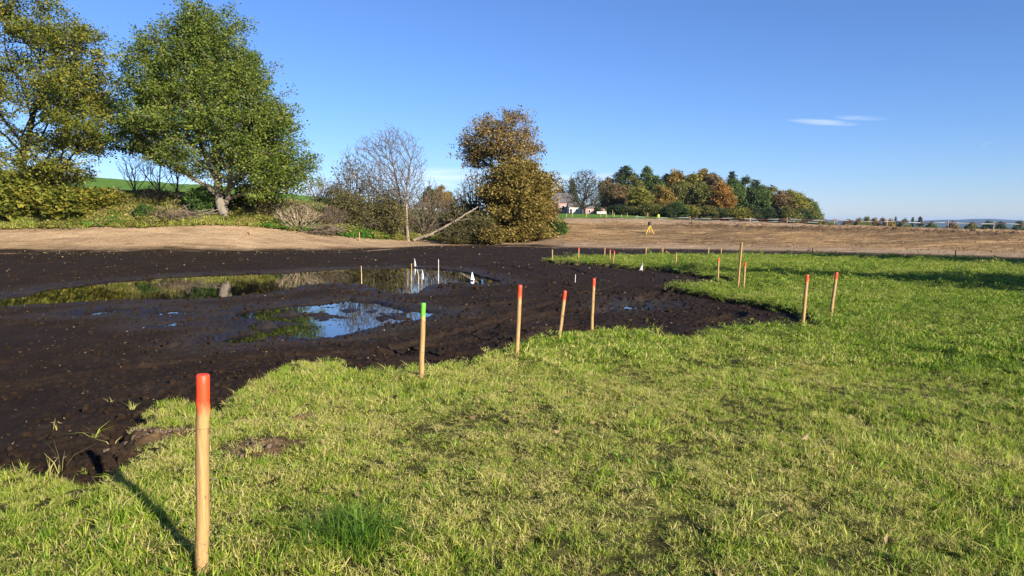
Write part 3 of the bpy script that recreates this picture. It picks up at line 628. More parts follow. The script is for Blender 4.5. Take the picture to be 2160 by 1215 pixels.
def relprof(D, u0, z0, rows):         # (v, u_left, u_right) to (height, left, right)
    s = D/FH; o = []
    for v, ul, ur in rows: o.append((at(u0, v, D)[2]-z0, (u0-ul)*s, (ur-u0)*s))
    return sorted(o)
OAKL = leafmat('oak_leaves_green', [(.040, .076, .009), (.088, .138, .015), (.165, .208, .028), (.28, .29, .055)], .7, .3)
YELL = leafmat('maple_leaves_turning', [(.06, .085, .012), (.11, .14, .018), (.17, .19, .025), (.26, .25, .035), (.36, .27, .04)], .45, .35)
BROWNL = leafmat('oak_leaves_brown', [(.085, .068, .017), (.175, .135, .030), (.285, .212, .048), (.40, .29, .078)], .7, .3)
RUST = leafmat('beech_leaves_rust', [(.125, .09, .032), (.25, .172, .055), (.38, .26, .085)], .8, .3)
OLIVE = leafmat('olive_shrub_leaves', [(.06, .06, .018), (.12, .11, .03), (.20, .17, .06)], .6, .3)
REDL = leafmat('red_shrub_leaves', [(.10, .03, .015), (.18, .055, .03), (.25, .10, .045)], .8, .3)
DKG = leafmat('dark_shrub_leaves', [(.03, .06, .012), (.06, .11, .02), (.10, .17, .03)], .8, .3)
# big oak
D = 53.4; b = ground(478, D); z0 = b[2]
limbs = [rel(D, 478, z0, [(481,484),(479,472),(474,455),(466,432),(462,415)]),
         rel(D, 478, z0, [(462,415),(460,385),(455,350,.3),(450,300,.4),(445,250,.2),(440,190),(436,130),(430,80)]),
         rel(D, 478, z0, [(470,440),(480,420),(488,395,-.4),(492,365,-.6),(500,325,-.8),(505,280,-.9),(512,230,-.8)]),
         rel(D, 478, z0, [(462,415),(440,392,-.5),(415,375,-1),(395,355,-1.5),(370,330,-1.8),(345,300,-2)]),
         rel(D, 478, z0, [(490,385,-.5),(520,366,-1),(555,345,-1.3),(585,330,-1.6)]),
         rel(D, 478, z0, [(460,385),(430,350,1),(405,310,1.8),(380,260,2.2),(360,200,2.4)]),
         rel(D, 478, z0, [(455,350),(485,310,1.4),(520,260,2),(545,210,2.2)]),
         rel(D, 478, z0, [(450,300),(415,250,-1.5),(395,190,-2),(380,120,-2)])]
pr = relprof(D, 478, z0, [(412,480,600),(400,468,618),(388,440,630),(375,385,640),(345,325,660),(318,278,650),(280,262,640),(240,262,620),(200,272,597),(160,280,577),(120,284,560),(80,298,537),(50,322,514),(25,360,490),(10,395,450)])
def oakkeep(C):
    q = np.random.default_rng(1).random(len(C))
    return ~((C[:, 0] < -1.0) & (C[:, 2] < 2.3-(C[:, 0]+1.0)*.5)) & ~((np.abs(C[:, 0]-.1) < 1.9) & (C[:, 2] < 4.2) & (C[:, 1] < 1.5) & (q < .7)) & ~((np.abs(C[:, 0]) < 2.6) & (C[:, 2] < 6) & (C[:, 1] < 0) & (q < .25))
OAK = tree('oak_tree', 'tall dense green oak with a forked pale trunk on the bank', 'tree', b, limbs, 4200, pr, .38, .012, 40, .25, .115, OAKL, barkmat('oak_bark', (.05, .038, .028), (.26, .215, .165)), 3, depth=.8, shell=.42, lump=.16, clumps=(340, .62), keep=oakkeep, flare=1.25)
# big tree at the left edge
D = 54.; b = ground(40, D-1); b[1] = D; b[2] = 1.2; b[0] = (40-1080)/FH*D; z0 = tz(b[0], D); b[2] = z0
limbs = [rel(D, 40, z0, [(40,478),(42,430),(46,385),(50,345),(55,310),(60,285)]),
         rel(D, 40, z0, [(60,285),(66,240,.3),(72,190,.5),(80,130,.3),(85,60),(90,10)]),
         rel(D, 40, z0, [(55,312),(35,275,-.5),(15,240,-1),(-5,190,-1.3),(-20,120,-1.4)]),
         rel(D, 40, z0, [(60,290),(90,270,-1),(125,255,-1.6),(165,238,-2),(200,215,-2)]),
         rel(D, 40, z0, [(52,325),(85,300,-1.5),(120,285,-2.2),(160,262,-2.8)]),
         rel(D, 40, z0, [(66,240),(100,190,1.5),(130,130,2),(150,70,2)]),
         rel(D, 40, z0, [(50,345),(10,330,-1),(-40,320,-2),(-90,300,-2.5)])]
pr = relprof(D, 40, z0, [(392,-90,90),(372,-140,165),(350,-190,195),(330,-230,215),(300,-280,245),(260,-300,262),(200,-300,262),(150,-290,245),(110,-270,215),(60,-240,185),(20,-200,160),(-30,-150,120),(-70,-60,60)])
def maplekeep(C):
    q = np.random.default_rng(2).random(len(C)); return ~((np.abs(C[:, 0]-.6) < 2.6) & (C[:, 2] < 7.6) & (C[:, 2] > 4) & (C[:, 1] < 1) & (q < .45))
tree('maple_tree', 'big yellowing broadleaf tree cut by the left edge of the photo', 'tree', b, limbs, 3200, pr, .30, .013, 42, .26, .13, YELL, BARK_D, 5, depth=.75, shell=.42, lump=.25, clumps=(170, .68), flare=1.2, keep=maplekeep)
# brown trees in the middle
D = 69.; b = ground(1072, D); z0 = b[2]
limbs = [rel(D, 1072, z0, [(1072,500),(1072,440),(1074,390),(1076,345)]), rel(D, 1072, z0, [(1076,345),(1080,310,.3),(1078,270,.2),(1075,245)]),
         rel(D, 1072, z0, [(1074,385),(1060,350,-.8),(1045,315,-1.2),(1030,280,-1)]), rel(D, 1072, z0, [(1076,350),(1095,320,-.8),(1110,290,-1),(1115,260,-.5)]),
         rel(D, 1072, z0, [(1076,360),(1050,330,.8),(1020,312,1),(995,305,.8)]), rel(D, 1072, z0, [(1076,345),(1105,330,.5),(1130,322,.4)])]
pr = relprof(D, 1072, z0, [(365,1020,1100),(345,988,1112),(325,974,1134),(302,978,1138),(278,994,1134),(258,1004,1126),(244,1020,1108),(233,1042,1085)])
tree('oak_tree', 'tall rusty brown oak with an open crown rising behind a lower oak', 'tree', b, limbs, 1700, pr, .30, .012, 11, .22, .135, RUST, BARK_D, 8, depth=.8, shell=.6, lump=.2, clumps=(60, .6))
D = 64.5; b = ground(1098, D); z0 = b[2]
limbs = [rel(D, 1098, z0, [(1098,503),(1096,470),(1094,440),(1092,400),(1090,370)]), rel(D, 1098, z0, [(1096,470),(1070,440,-.8),(1045,415,-1)]), rel(D, 1098, z0, [(1094,440),(1120,410,-1),(1135,385,-1)])]
pr = relprof(D, 1098, z0, [(504,1058,1148),(488,1050,1158),(465,1044,1156),(440,1034,1156),(415,1026,1154),(390,1026,1150),(370,1040,1138),(352,1060,1122),(338,1070,1105)])
tree('oak_tree', 'lower leafy golden brown oak with foliage down to the ground', 'tree', b, limbs, 2300, pr, .30, .014, 34, .26, .155, BROWNL, BARK_D, 9, depth=.8, shell=.4, lump=.28, clumps=(95, .55))
# bare tree with a pale trunk
D = 61.2; b = ground(860, D); z0 = b[2]
limbs = [rel(D, 860, z0, [(861,512),(858,470),(857,430),(858,390),(864,350),(876,310)]), rel(D, 860, z0, [(861,505),(852,480,.3),(845,440,.6),(838,400,.9),(826,350,1),(815,300,1),(808,280,1)]),
         rel(D, 860, z0, [(846,440),(832,405,-.6),(812,365,-1),(795,335,-1.2),(780,318,-1.2)]), rel(D, 860, z0, [(845,440),(815,400,.5),(780,370,.7),(752,345,.5)]), rel(D, 860, z0, [(857,400),(850,350,-.4),(845,310,-.6),(838,285,-.4)])]
pr = relprof(D, 860, z0, [(415,790,890),(390,755,900),(360,726,905),(335,722,900),(310,738,893),(290,770,885),(275,800,860),(262,812,838)])
bt = tree('bare_tree', 'bare tree with a slim pale trunk and fine branches beside the fallen log', 'tree', b, limbs, 4600, pr, .12, .0108, 0, 0, 0, None, TWIG_G, 12, depth=.8, shell=.6, lump=.2, gap=.25, bf=.5, down=1.4, flare=1.3, thick=BARK_P)
# saplings left of the oak
def sapling(label, u, D, vt, w, n, seed, bark=TWIG):
    b = ground(u, D); z0 = b[2]; v0 = HZ-(z0-CAMZ)*FH/D; H = v0-vt; g = np.random.default_rng(seed)
    limbs = [rel(D, u, z0, [(u, v0+2), (u+g.normal()*2, v0-H*.3), (u+g.normal()*4, v0-H*.6), (u+g.normal()*6, v0-H*.9)])]
    for s in (-1, 1, -.5):
        limbs.append(rel(D, u, z0, [(u, v0-2), (u+s*w*.25, v0-H*.35, s*.3), (u+s*w*.5, v0-H*.75, s*.5)]))
    pr = relprof(D, u, z0, [(v0-H*.25, u-w*.25, u+w*.25), (v0-H*.6, u-w*.5, u+w*.5), (v0-H*.85, u-w*.42, u+w*.42), (vt, u-w*.2, u+w*.2)])
    return tree('bare_sapling', label, 'sapling', b, limbs, n, pr, .07, .010, 0, 0, 0, None, bark, seed, depth=.8, shell=.6, gap=.2, bf=.7, down=2, e=2.6, flare=1.2)
sapling('bare sapling on the bank, left one of the three behind the brushwood', 285, 56.6, 320, 70, 260, 31)
sapling('bare sapling on the bank, tallest of the three behind the brushwood', 335, 57, 308, 90, 420, 32)
sapling('bare sapling on the bank, right one of the three, nearest the oak', 374, 57.5, 328, 60, 240, 33)
# ------------------------------------------------------------------ shrubs
def shrub_proto(seed, w, h, n, leafm, per, size, twig=TWIG, stems=7, rt=.010, sig=.16, gap=.25, lab='shrub'):
    g = np.random.default_rng(seed); limbs = [[(0, 0, -.1), (0, 0, .12)]]
    for i in range(stems):
        a = g.random()*6.283; r = w*.5*g.random(); x, y = r*math.cos(a), r*math.sin(a)
        limbs.append([(0, 0, .12), (x*.3, y*.3, h*.25), (x*.7, y*.7, h*(.5+.1*g.random())), (x, y, h*(.7+.25*g.random()))])
    pr = [(.12*h, w*.28, w*.28), (.35*h, w*.46, w*.46), (.65*h, w*.5, w*.5), (.88*h, w*.34, w*.34), (h, w*.1, w*.1)]
    P = crown_pts(g, n, pr, seed=seed, depth=.9, shell=.55, lump=.35, gap=gap, gf=1.1)
    pos, par, plen, order, n0 = skeleton(limbs, P, .8, 1.2); r = radii(pos, par, order, .06, rt, 2.6)
    wm = wood_mesh('stems', pos, par, r, twig, 1.2); lm = None
    if leafm is not None:
        V, F = leaf_cloud(g, pos, r, n0, per, sig, size, .05); lm = mesh_np('foliage', V, F, leafm)
    return wm, lm
SH = {'bare': shrub_proto(51, 2.6, 2.2, 900, None, 0, 0, TWIG, 12), 'bareg': shrub_proto(52, 2.6, 2.4, 1000, None, 0, 0, TWIG_G, 14), 'olive': shrub_proto(53, 2.8, 2.4, 800, OLIVE, 5, .10, TWIG, 14),
      'thin': shrub_proto(54, 2.6, 3.0, 1000, OLIVE, 1, .08, TWIG, 16), 'yellow': shrub_proto(55, 3.0, 2.2, 600, YELL, 16, .15, BARK_D, 8), 'red': shrub_proto(56, 2.2, 2.4, 500, REDL, 9, .13, TWIG, 9),
      'green': shrub_proto(57, 2.4, 1.6, 500, DKG, 14, .13, TWIG, 9), 'pale': shrub_proto(58, 2.8, 1.9, 460, None, 0, 0, BARK_S, 9, .014), 'brown': shrub_proto(59, 2.8, 2.4, 600, BROWNL, 12, .14, TWIG, 9)}
FIRST = {}
def shrub(kind, label, u, v, D, wpx, hpx, cat='shrub', group='shrubs on the bank', name='shrub', rz=None):
    if u < 720: D = max(D, float(np.interp(u, UC, D2))+(1. if kind != 'pale' else -.1))
    """base at pixel column u, depth D; size from its extent in pixels"""
    b = ground(u, D) if D else hit(u, v); Dd = b[1]
    wm, lm = SH[kind]; t = thing(name, label, cat, b-[0, 0, .05], group, RNG.random()*6.28 if rz is None else rz)
    obj('stems', wm, t)
    if lm is not None: obj('foliage', lm, t)
    bb = np.array([v_.co[:] for v_ in wm.vertices]); s = Dd/FH
    t.scale = (wpx*s/2.6, wpx*s/2.6, hpx*s/(bb[:, 2].max())); return t
shrub('yellow', 'yellow green shrub at the left edge under the big maple', 18, 480, 51, 120, 92)
shrub('yellow', 'dark shrub beneath the maple trunk, left of the sunlit yellow shrub', 70, 480, 53, 90, 80)
shrub('yellow', 'sunlit yellow green shrub, the lowest one over the sand strip at left', 150, 482, 50.6, 105, 66)
shrub('olive', 'olive shrub in shade behind the sunlit yellow shrub', 110, 470, 55, 120, 75)
shrub('yellow', 'small yellow green shrub just left of the dead branches', 215, 470, 53.5, 80, 50)
shrub('bare', 'low bare brown shrub behind the brushwood heap', 330, 440, 55, 90, 45)
shrub('green', 'small green shrub in front of the brushwood heap', 305, 468, 50, 45, 32)
shrub('green', 'dark shrub left of the oak trunk', 432, 465, 54, 80, 60)
shrub('green', 'dark shrub immediately right of the oak trunk', 523, 465, 57, 55, 50)
shrub('olive', 'olive shrub between the oak trunk and the pale cut shrub', 555, 470, 55, 80, 70)
shrub('bare', 'dense brown bare shrub behind the pale cut shrub', 615, 480, 55, 100, 62)
shrub('bare', 'brown bare shrub right of the pale cut shrub', 672, 485, 55.5, 95, 58)
shrub('pale', 'pale straw coloured cut shrub with bare spreading stems', 628, 490, 52.5, 110, 55)
shrub('bareg', 'round grey twiggy shrub on the skyline at the end of the meadow', 672, 440, 75, 85, 75)
shrub('olive', 'small olive shrub on the skyline right of the round twiggy one', 712, 445, 73, 55, 60)
shrub('thin', 'dark twiggy shrub left of the bare tree, tallest of the thicket', 745, 480, 62.2, 95, 120)
shrub('olive', 'olive shrub in the thicket under the left side of the bare tree', 735, 500, 58.2, 90, 75)
shrub('thin', 'thin leaning shrub in the thicket below the bare tree crown', 790, 500, 61.2, 100, 105)
shrub('olive', 'olive shrub in the thicket just left of the pale trunk', 815, 505, 60.2, 90, 90)
shrub('bareg', 'grey twiggy shrub growing round the foot of the pale trunk', 850, 505, 62.7, 70, 95)
shrub('thin', 'upright twiggy shrub just right of the pale trunk', 895, 507, 64.2, 90, 90)
shrub('bareg', 'grey twiggy shrub behind the middle of the fallen log', 940, 507, 66.2, 100, 95)
shrub('olive', 'olive shrub behind the upper end of the fallen log', 985, 508, 66.2, 100, 85)
shrub('thin', 'tall pale twiggy shrub at the left flank of the golden oak', 1005, 505, 67.2, 90, 150)
shrub('olive', 'olive shrub below the upper end of the fallen log', 1010, 510, 61.7, 85, 70)
shrub('olive', 'low olive shrub in front of the fallen log', 960, 512, 60.7, 80, 40)
shrub('brown', 'low dark olive shrub at the foot of the golden oak, left side', 1040, 508, 61, 70, 42)
shrub('brown', 'low brown leafy shrub at the foot of the golden oak', 1095, 505, 64.5, 90, 50)
shrub('red', 'red leaved shrub right of the golden oak', 1160, 490, 69, 42, 62)
shrub('green', 'green shrub at the right end of the thicket on the earth slope', 1172, 498, 66.5, 48, 34)
shrub('bare', 'brown bare shrub behind the low brown shrubs left of the thicket', 705, 490, 56.2, 70, 55)
shrub('bareg', 'tall grey twiggy shrub behind the lower end of the fallen log', 905, 500, 66, 90, 120)
shrub('bare', 'brown bare shrub behind the upper part of the fallen log', 965, 500, 66, 90, 105)
shrub('bare', 'brown bare shrub in front of the left side of the thicket', 770, 505, 59.5, 80, 70)
shrub('thin', 'twiggy shrub among the olive shrubs left of the pale trunk', 830, 505, 62.5, 80, 105)
# dead branches, fallen log, cut heaps
def branch_obj(name, label, cat, base, polys, mat, group=None, rough=.02, k=7):
    parts = []
    for pts, r0, r1 in polys:
        P = np.array(pts, float); n = 9; t = np.linspace(0, len(P)-1, n*(len(P)-1)+1); Q = np.stack([np.interp(t, np.arange(len(P)), P[:, i]) for i in range(3)], 1)
        Q[1:-1] += RNG.normal(size=Q[1:-1].shape)*rough; parts.append(tube(Q-base, np.linspace(r0, r1, len(Q)), k))
    V, F = join(parts); return tag(obj(name, mesh_np(name, V, F, mat, smooth=True), None, base), label, cat, group)
Lb = ground(872, 61)
branch_obj('fallen_log', 'long pale fallen trunk leaning up to the right out of the thicket', 'log', Lb,
    [([Lb+[0, 0, .12], at(915, 492, 61.2), at(960, 466, 61.6), at(990, 447, 62), at(1008, 436, 62.3)], .12, .045), ([Lb+[.4, .3, .1], at(900, 499, 60.6), at(935, 489, 60.4)], .09, .04), ([at(960, 466, 61.6), at(985, 462, 61.4), at(1000, 455, 61.2)], .05, .02)], BARK_P)
def dead(label, pts, D, r, n=4, name='dead_branch', spread=10):
    base = at(*pts[0], D); base[2] = max(base[2], tz(base[0], base[1])+.02) if False else base[2]
    def on(u, v):
        q = hit(u, v)[1]; return at(u, v, (q if 45 < q < 57 else 55.5)-.9) if D < 60 else at(u, v, D-3)
    base = on(*pts[0]); polys = [([on(u, v) for u, v in pts], r*.7, r*.25)]
    for _ in range(n):
        i = random.Random(_*7+int(pts[0][0])).randrange(0, len(pts)-1); u, v = pts[i+1] if i+1 < len(pts) else pts[i]; a = random.Random(_+int(v)).uniform(-1, 1)
        polys.append(([on(u, v), on(u+spread*a, v-spread*.6), on(u+spread*1.8*a, v-spread*(.6+.5*abs(a)))], r*.5, r*.2))
    return branch_obj(name, label, 'branch', base, polys, BARK_S, 'dead branches on the bank', .015, 5)
dead('forked pale dead branch sloping down the weedy bank, leftmost of the branches', [(283,450),(272,425),(262,408),(246,401)], 52.5, .07, 4)
dead('long pale dead branch arching up towards the oak trunk', [(340,440),(365,428),(378,412),(400,403),(425,398)], 52.5, .08, 3)
dead('short pale dead branch lying between the two longer ones', [(314,438),(306,425),(282,421)], 52.8, .05, 3)
dead('pale dead branch lying across the top of the thicket', [(800,452),(780,444),(762,440),(745,425)], 63, .06, 3)
def heap(label, u, D, wpx, hpx, n, seed, mat):
    g = np.random.default_rng(seed); b = ground(u, D); s = D/FH; A, B = [], []
    for _ in range(n):
        c = np.array([g.normal()*wpx*s*.3, g.normal()*.5, abs(g.normal())*hpx*s*.35+.05]); L = .4+1.0*g.random(); a = g.normal()*.5+(0 if g.random() < .7 else 1.6); d = np.array([math.cos(a), g.normal()*.5, g.normal()*.35]); d = d/np.linalg.norm(d)*L
        m = c+d*.5+g.normal(size=3)*.06; A += [c-d*.5, c-d*.5+(m-c+d*.5)]; B += [A[-1], m+d*.5]
    A = np.array(A); B = np.array(B); r = .012+.02*g.random(len(A)); V, F = frusta(A, B, r, r*.8, 4)
    return tag(obj('brushwood_heap', mesh_np('brushwood_heap', V, F, mat), None, b), label, 'brushwood', 'brushwood heaps on the bank')
heap('heap of brown brushwood below the saplings', 355, 52.6, 80, 20, 200, 71, TWIG); heap('straw coloured cut twigs lying left of the oak trunk', 418, 53.6, 55, 12, 120, 72, BARK_P)
heap('low brown brushwood at the foot of the brown shrub right of the pale shrub', 668, 54.5, 70, 16, 160, 73, TWIG)
# ------------------------------------------------------------------ wood beyond the slope
WLEAF = leafmat('woodland_leaves', [(.6, .62, .6), (1.15, 1.15, 1.1), (1.9, 1.8, 1.6)], .30, .3, objcol=True)
def proto_broad(seed, w, h, n, per, size, bare=.18):
    g = np.random.default_rng(seed); limbs = [[(0, 0, -.5), (g.normal()*.2, 0, h*.2), (g.normal()*.3, g.normal()*.3, h*.45), (g.normal()*.4, 0, h*.8)]]
    for i in range(4):
        a = g.random()*6.28; limbs.append([(0, 0, h*.2), (w*.2*math.cos(a), w*.2*math.sin(a), h*.42), (w*.33*math.cos(a), w*.33*math.sin(a), h*.66)])
    pr = [(h*bare, w*.30, w*.32), (h*.35, w*.48, w*.46), (h*.6, w*.46, w*.5), (h*.8, w*.34, w*.34), (h*.93, w*.2, w*.2), (h, w*.05, w*.05)]
    P = crown_pts(g, n, pr, seed=seed, depth=.95, shell=.4, lump=.35, gap=.3, gf=.32)
    pos, par, plen, order, n0 = skeleton(limbs, P, .35, .6); r = radii(pos, par, order, .32, .03)
    V, F = leaf_cloud(g, pos, r, n0, per, .42, size, .12)
    return wood_mesh('trunk', pos, par, r, BARK_D), mesh_np('crown', V, F, WLEAF)
def proto_conifer(seed, w, h, whorls=24, bare=.2, droop=.25, pine=False):
    g = np.random.default_rng(seed); A, B, C = [], [], []
    for k in range(whorls):
        t = k/(whorls-1); z = h*(bare+(1-bare)*t*.98); L = w*.5*(1-t)**(.75 if not pine else .45)*(.75+.5*g.random())+.25
        for j in range(6):
            if g.random() < .15: continue
            a = j*1.05+g.random(); d = np.array([math.cos(a), math.sin(a), -droop+.25*t]); e = np.array([0, 0, z])+d*L*(.7+.5*g.random()); A.append((0, 0, z)); B.append(e)
            m = max(4, int(L*9)); s = (.15+.85*g.random(m))[:, None]; C.append(np.array([0, 0, z])+(e-[0, 0, z])*s+g.normal(size=(m, 3))*[.28, .28, .14])
    A = np.array(A+[(0, 0, -.5), (0, 0, h*.4)]); B = np.array(B+[(0, 0, h*.4), (0, 0, h*.99)]); r0 = np.r_[np.full(len(A)-2, .05), .26, .17]; r1 = np.r_[np.full(len(A)-2, .02), .17, .03]
    V, F = frusta(A, B, r0, r1, 6); C = np.repeat(np.concatenate(C), 5, 0); C = C+g.normal(size=C.shape)*[.16, .16, .08]; lv = leaves(g, C, .26, .6)
    return mesh_np('trunk', V, F, BARK_D, smooth=True), mesh_np('crown', *lv, WLEAF)
PB = [proto_broad(201, 7.5, 12, 620, 26, .34), proto_broad(202, 6.5, 12, 560, 26, .34), proto_broad(203, 8.5, 12, 700, 26, .34), proto_broad(204, 6, 12, 480, 22, .36, .12), proto_broad(205, 7, 8, 420, 26, .34, .05)]
PC = [proto_conifer(211, 5.5, 14), proto_conifer(212, 6.5, 14, 20, .35, .1, True), proto_conifer(213, 4.6, 14, 28, .15)]
OR, OC, GRN, OLV, DK, YG, BR = (.28, .155, .035), (.235, .165, .04), (.09, .13, .035), (.15, .15, .04), (.062, .085, .032), (.21, .20, .04), (.18, .13, .06)
CN = {OR: 'orange', OC: 'ochre', GRN: 'green', OLV: 'olive green', DK: 'dark green', YG: 'yellow green', BR: 'brownish'}
def wood_tree(proto, col, u, vtop, D, w, label, vbase=None, hp=12., wp=7., group='trees of the wood beyond the earth slope', nm='tree'):
    b = ground(u, D); b[2] = b[2] if vbase is None else CAMZ-(vbase-HZ)*D/FH
    H = CAMZ-(vtop-HZ)*D/FH-b[2]; t = thing(nm, label, 'tree', b, group, RNG.random()*6.28)
    obj('trunk', proto[0], t); c = obj('crown', proto[1], t); c.color = (*col, 1); s = w*D/FH/wp; t.scale = (s, s, H/hp); return t
WOOD = [  # u, top v, depth, width px, kind, colour
 (1300,388,178,40,'b1',BR),(1318,352,186,60,'c1',DK),(1333,372,180,44,'b0',OLV),(1350,395,170,46,'b3',YG),(1363,352,190,42,'c1',GRN),(1380,372,182,52,'b1',GRN),(1392,392,172,50,'b0',OC),(1405,368,188,40,'c1',DK),
 (1423,360,186,50,'b3',OC),(1436,382,176,48,'b2',OLV),(1458,368,184,58,'b0',YG),(1482,359,190,54,'b1',OC),(1478,385,174,50,'b3',OLV),(1503,368,186,50,'b2',BR),(1520,386,172,44,'b1',OR),(1541,363,192,46,'c0',DK),
 (1545,380,178,58,'b2',GRN),(1570,374,186,50,'b0',DK),(1592,380,188,46,'c2',DK),(1602,392,176,52,'b2',GRN),(1625,394,180,50,'b0',OLV),(1645,403,176,50,'b1',BR),(1662,402,182,48,'b2',OLV),(1680,406,176,54,'b0',YG),(1698,418,180,48,'b3',OLV),(1712,430,176,34,'b4',GRN),
 (1304,432,168,44,'b4',DK),(1330,436,167,46,'b4',OLV),(1350,438,168,40,'b4',DK),(1392,436,168,44,'b4',DK),(1512,438,168,46,'b4',DK),(1535,440,168,46,'b4',OLV),(1590,440,168,50,'b4',DK),(1690,442,168,44,'b4',DK),(1715,444,170,30,'b4',OLV),(1372,430,166,50,'b4',OLV),(1425,428,165,46,'b4',GRN),(1455,434,166,40,'b4',YG),(1412,436,164,40,'b4',DK),(1490,436,166,44,'b4',OLV),(1560,438,167,48,'b4',YG),(1620,440,168,50,'b4',DK),(1660,438,166,50,'b4',OLV)]
WOOD.sort(key=lambda r: r[0]); PR = {'b0': (PB[0], 12, 7.5), 'b1': (PB[1], 12, 6.5), 'b2': (PB[2], 12, 8.5), 'b3': (PB[3], 12, 6), 'b4': (PB[4], 8, 7), 'c0': (PC[0], 14, 5.5), 'c1': (PC[1], 14, 6.5), 'c2': (PC[2], 14, 4.6)}
ORD = ['first','second','third','fourth','fifth','sixth','seventh','eighth','ninth','tenth','eleventh','twelfth','thirteenth','fourteenth','fifteenth','sixteenth','seventeenth','eighteenth','nineteenth','twentieth']
cnt = {}
for u, vt, D, w, k, c in WOOD:
    p, hp, wp = PR[k]; kind = 'conifer' if k[0] == 'c' else 'low bushy tree' if k == 'b4' else 'broadleaf tree'; key = CN[c]+' '+kind; cnt[key] = cnt.get(key, 0)+1
    nm = 'conifer' if k[0] == 'c' else 'woodland_tree'
    tot = sum(1 for r in WOOD if CN[r[5]]+' '+('conifer' if r[4][0] == 'c' else 'low bushy tree' if r[4] == 'b4' else 'broadleaf tree') == key)
    lab = ('the only '+key+' in the wood beyond the slope') if tot == 1 else '%s in the far wood, %s %s one from its left end' % (key, ORD[cnt[key]-1], CN[c].replace(' green', '-green'))
    wood_tree(p, c, u, vt, D, w*1.12, lab, None, hp, wp, nm=nm)
# bare walnut by the farm and its neighbours
D = 178; b = ground(1228, D); z0 = b[2]
limbs = [rel(D, 1228, z0, [(1228,458),(1228,440),(1230,425)])]+[rel(D, 1228, z0, [(1229,432),(1229+s*14,412,a),(1229+s*30,392,a*1.6),(1229+s*38,378,a*1.6)]) for s, a in ((-1,1),(1,-1),(-.4,-1.5),(.5,1.5),(.1,-2))]
pr = relprof(D, 1228, z0, [(438,1205,1255),(420,1188,1278),(400,1186,1284),(382,1192,1278),(368,1205,1262),(358,1222,1240)])
tree('walnut_tree', 'broad bare tree with spreading boughs in front of the farm', 'tree', b, limbs, 1700, pr, .34, .03, 2, .3, .22, leafmat('last_walnut_leaves', [(.08, .08, .02), (.14, .13, .03)], .6), BARK_D, 14, depth=.9, shell=.6, lump=.15, gap=.15, bf=.4, down=.9, e=2.2)
wood_tree(PC[0], DK, 1207, 378, 262, 34, 'dark conifer left of the broad bare farm tree', None, 14, 5.5, 'trees round the farm', 'conifer')
wood_tree(PB[1], BR, 1282, 376, 205, 42, 'thin brownish tree just right of the broad bare farm tree', None, 12, 6.5, 'trees round the farm', 'farm_tree')
wood_tree(PB[4], DK, 1256, 430, 246, 30, 'low dark bush between the pink shed and the tanks', None, 8, 7, 'trees round the farm', 'farm_bush')
wood_tree(PB[3], BR, 1180, 396, 265, 36, 'brownish tree behind the farm roof', None, 12, 6, 'trees round the farm', 'farm_tree')
# trees far behind the thicket
wood_tree(PB[0], OC, 932, 392, 160, 34, 'ochre topped round tree far behind the thicket', None, 12, 7.5, 'trees far behind the thicket', 'far_tree')
wood_tree(PB[1], DK, 905, 394, 165, 26, 'dark green tree far behind the thicket, left of the round one', None, 12, 6.5, 'trees far behind the thicket', 'far_tree')
wood_tree(PB[2], GRN, 948, 404, 170, 26, 'green tree far behind the thicket, right of the round one', None, 12, 8.5, 'trees far behind the thicket', 'far_tree')
# distant trees past the crest on the right
FAR = [(1738,464,30,OLV,'b4'),(1755,468,24,GRN,'b4'),(1790,463,28,BR,'b1'),(1812,462,24,OLV,'b4'),(1828,457,26,OLV,'b0'),(1845,460,24,OC,'b3'),(1862,460,26,BR,'b0'),(1878,462,24,OC,'b3'),(1889,457,14,DK,'c0'),(1908,462,28,OLV,'b0'),(1925,458,14,DK,'c2'),(1941,457,18,DK,'c1'),(1965,470,30,GRN,'b4'),(2010,470,34,BR,'b4'),(2050,471,34,OLV,'b4'),(2085,468,32,DK,'b4'),(2110,468,26,DK,'b1'),(2150,466,32,DK,'b0')]
for i, (u, vt, w, c, k) in enumerate(FAR):
    p, hp, wp = PR[k]; wood_tree(p, c, u, vt, 300+20*(i % 3), w, '%s distant tree past the crest, %s in the row going right from the wood' % (CN[c], ORD[i]), None, hp, wp, 'distant trees past the crest on the right', 'distant_tree')
# off-frame trees on the right whose shadows fall across the lawn
def shade_tree(label, x, y, h, w, rz):
    t = thing('field_tree', label, 'tree', (x, y, tz(x, y)), 'trees standing right of the photographed field', rz); obj('trunk', PB[3][0], t); c = obj('crown', PB[3][1], t); c.color = (*OLV, 1); t.scale = (w/6, w/6, h/12)
SUN_AZ = math.radians(139.5); SUN_EL = math.radians(20.5)      # azimuth from +Y towards +X
SD = np.array([math.sin(SUN_AZ), math.cos(SUN_AZ)])             # horizontal direction towards the sun
def shade_for(u, v, h, w, label):
    q = gpt(u, v); L = h/math.tan(SUN_EL); shade_tree(label, q[0]+SD[0]*L, q[1]+SD[1]*L, h, w, 1.)
shade_for(1440, 567, 12., 3.4, 'slim tree off to the right of the field, the nearest one')
shade_for(1960, 582, 9., 3.0, 'bushy tree off to the right of the field between the slim ones')
shade_for(2050, 546, 13., 3.6, 'broad tree off to the right of the field')
shade_for(1640, 537, 18., 5.5, 'tall tree off to the right of the field, the farthest one')
shade_for(1950, 606, 8.5, 2., 'small slim tree off to the right of the field')
